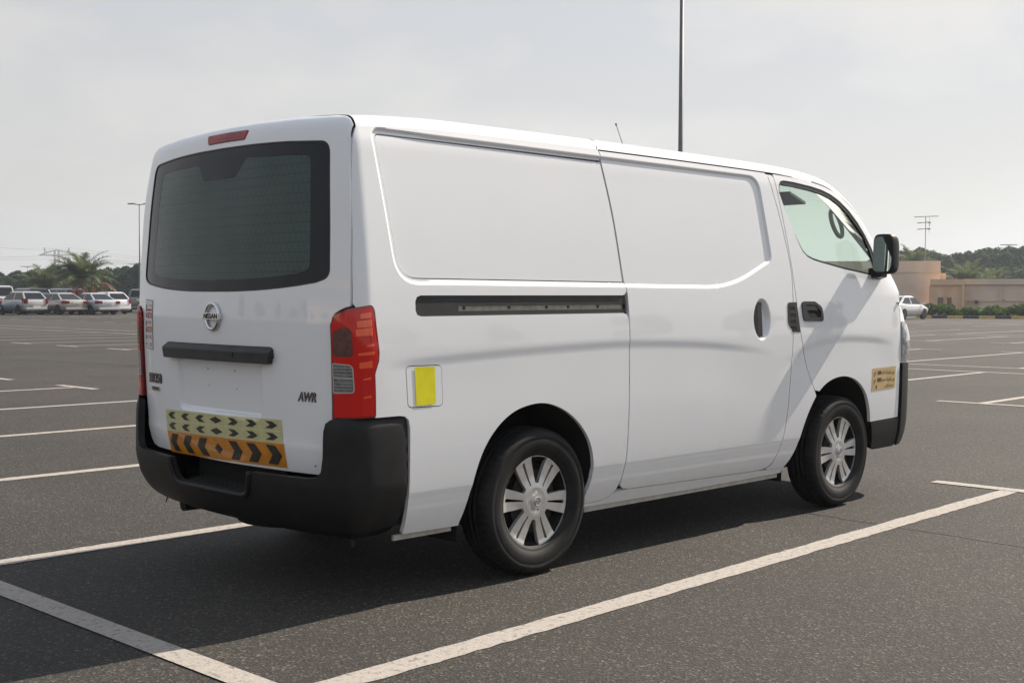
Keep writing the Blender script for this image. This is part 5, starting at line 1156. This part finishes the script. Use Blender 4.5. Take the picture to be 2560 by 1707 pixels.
hub_o = panel('hubcap', rim_o, hub_map, ALLOY, None, holes=op+sl, h=.012, hb=.007, lip=.018, flip=1)
cap_o = panel('centre_cap', [(.031*math.cos(a), .031*math.sin(a)) for a in np.linspace(0, 2*math.pi, 32, endpoint=False)], hub_map, ALLOY, None, h=.012, hb=.006, lip=.008, off=.006)
ce = MB().tube([(.018*math.cos(a), -.083, .018*math.sin(a)) for a in np.linspace(0, 2*math.pi, 25)], .0028, 6, cap=False); ce.box((0, -.083, 0), (.046, .005, .009)); cap_e = ce.build('cap_emblem', CHROME, None, smooth=False)
tp = [(.198, -.060), (.205, -.076), (.214, -.083), (.220, -.083), (.223, -.088), (.250, -.0965), (.275, -.0970), (.282, -.0955), (.284, -.0975), (.300, -.093), (.312, -.086), (.318, -.081), (.3235, -.071), (.3265, -.058), (.3275, -.045), (.3275, -.034), (.3215, -.033), (.3215, -.027), (.328, -.026), (.328, -.006), (.322, -.005), (.322, .005), (.328, .006), (.328, .026), (.3215, .027), (.3215, .033), (.3275, .034), (.3275, .045), (.3265, .058), (.3235, .071), (.312, .086), (.282, .096), (.25, .0965), (.22, .084), (.198, .06)]
def tmod(i, j, r_, y): return r_-(.007 if (.312 < r_ < .3277 and .034 < abs(y) < .09 and i % 3 == 0) else 0)
V, F = lathe_y(tp, 168, tmod); ty_me = raw_mesh('tyre', V, F, smooth=True)
ty_me.materials.append(RUBBER)
V, F = lathe_y([(.02, -.048), (.10, -.045), (.13, -.030), (.17, -.028), (.185, -.05), (.203, -.066), (.203, .06), (.02, .06)], 48); wh_me = raw_mesh('wheel', V, F, smooth=False); wh_me.materials.append(mat('steel_wheel', (.006, .006, .006), .7, spec=.15))
disc = MB()
V, F = lathe_y([(.05, -.052), (.14, -.050), (.14, -.044)], 40); disc.add(V, F)
for k in range(5): disc.tube([(.06*math.cos(k*1.2566), -.060, .06*math.sin(k*1.2566)), (.06*math.cos(k*1.2566), -.04, .06*math.sin(k*1.2566))], .009, 8)
disc_me = disc.mesh('wheel_centre'); disc_me.materials.append(mat('dusty_steel', (.018, .017, .016), .7, 0.0, spec=.2))
for x, tr in ((1.045, .737), (3.600, .737)):
    for sg in (-1, 1):
        wo = bpy.data.objects.new('wheel', wh_me); COL.objects.link(wo); wo.parent = van; wo.location = (x, sg*tr, .323); wo.scale = (.985, 1, .985)
        wo.rotation_euler = (0, R(7 if x < 2 else -3), 0 if sg < 0 else math.pi)
        for n_, me in (('tyre', ty_me), ('hubcap', hub_o.data), ('centre_cap', cap_o.data), ('cap_emblem', cap_e.data), ('wheel_centre', disc_me)):
            c_ = bpy.data.objects.new(n_, me); COL.objects.link(c_); c_.parent = wo
            if n_ == 'hubcap': c_.scale = (1.045, 1.03, 1.045)
for o_ in (hub_o, cap_o, cap_e): bpy.data.objects.remove(o_)
# --- wheel-arch liners, underbody, interior
for sg in (-1, 1):
    for A, yin in ((ARCH_R, .50), (ARCH_F, .48)):
        A2 = [(a, b) for a, b in A]; A2 = [(A2[0][0], .20)]+A2+[(A2[-1][0]+.01, .20)]
        V = []; F = []
        for (a, b) in A2: V += [(a, sg*(hw(a, max(b, .28), False)-.018), b), (a, sg*yin, b)]
        for i in range(len(A2)-1): F.append((2*i, 2*i+1, 2*i+3, 2*i+2))
        V += [(A2[0][0], sg*yin, .2), (A2[-1][0], sg*yin, .2)]
        F.append(tuple(2*i+1 for i in range(len(A2))))
        link('wheel_arch', raw_mesh('wheel_arch', V, F, smooth=False), DARK, van)
ub = MB(); ub.box((2.2, 0, .30), (1.66, 1.52, .05)); ub.box((.40, 0, .37), (.44, 1.30, .05)); ub.box((4.15, 0, .33), (.44, 1.40, .05)); ub.box((1.04, 0, .48), (.9, .96, .05)); ub.box((3.5, 0, .48), (.9, .94, .05))
ub.build('underbody', DARK, van)
un = MB(); un.tube([(1.045, -.70, .328), (1.045, .70, .328)], .045, 10); un.tube([(1.045, .12, .328), (1.045, -.12, .328)], .13, 12); un.tube([(3.6, -.70, .30), (3.6, .70, .30)], .035, 8)
un.tube([(1.2, 0, .34), (3.2, 0, .36)], .04, 8); un.tube([(.05, .45, .27), (.9, .42, .27), (2.2, .35, .27)], .03, 8); un.build('axles', DARK, van)
V, F = lathe_y([(.10, -.07), (.29, -.08), (.31, -.05), (.31, .05), (.29, .08), (.10, .07)], 36); link('spare_wheel', raw_mesh('spare_wheel', [(a+.33, c-.1, b+.335) for a, b, c in V], F), DARK, van)
MB().hexa([(3.78, -.74, 1.05), (4.25, -.70, 1.05), (4.25, .70, 1.05), (3.78, .74, 1.05), (3.86, -.74, 1.375), (4.18, -.68, 1.32), (4.18, .68, 1.32), (3.86, .74, 1.375)]).build('dashboard', INTERD, van, bevel=.03)
st = MB()
for y in (-.42, .42):
    st.box((3.18, y, .98), (.50, .50, .14)); 
    st.hexa([(2.98, y-.24, 1.0), (3.06, y-.24, 1.0), (3.06, y+.24, 1.0), (2.98, y+.24, 1.0), (2.88, y-.21, 1.52), (2.96, y-.21, 1.52), (2.96, y+.21, 1.52), (2.88, y+.21, 1.52)])
st.build('seats', INTERD, van, bevel=.03)
MB().box((2.80, 0, 1.1), (.03, 1.5, 1.3)).build('partition', INTERD, van)
MB().box((2.4, 0, .66), (3.4, .94, .04)).build('cargo_floor', INTERD, van)
for sg in (1, -1): grid('pillar_trim', lambda q: 3.38, lambda q: 4.31, .0, QW+.03, 24, 8, lambda x, q, sg=sg: (roof(x, q)[0], sg*roof(x, q)[1], roof(x, q)[2]), mat('pillar_grey', (.07, .072, .07), .8), van, -.018)
# grab handle on the windscreen pillar, sun visors
gh = [(3.80+.060*math.cos(a)-.035*math.sin(a), -.66, 1.665+.075*math.sin(a)-.020*math.cos(a)) for a in np.linspace(0, 2*math.pi, 25)]
MB().tube(gh, .013, 8, cap=False).build('grab_handle', mat('grab_grey', (.22, .23, .22), .6), van, smooth=True)
for y in (-.36, .36): MB().hexa([(3.38, y-.24, 1.82), (3.55, y-.24, 1.77), (3.55, y+.24, 1.77), (3.38, y+.24, 1.82), (3.38, y-.24, 1.835), (3.55, y-.24, 1.785), (3.55, y+.24, 1.785), (3.38, y+.24, 1.835)]).build('sun_visor', INTER, van)
sw = MB(); sw.tube([(3.72+.04*math.sin(a), .40+.19*math.cos(a), 1.30+.17*math.sin(a)) for a in np.linspace(0, 2*math.pi, 29)], .016, 8, cap=False); sw.tube([(3.72, .21, 1.30), (3.72, .59, 1.30)], .02, 6); sw.tube([(3.72, .40, 1.30), (3.90, .40, 1.22)], .03, 8)
sw.build('steering_wheel', INTERD, van, smooth=True)
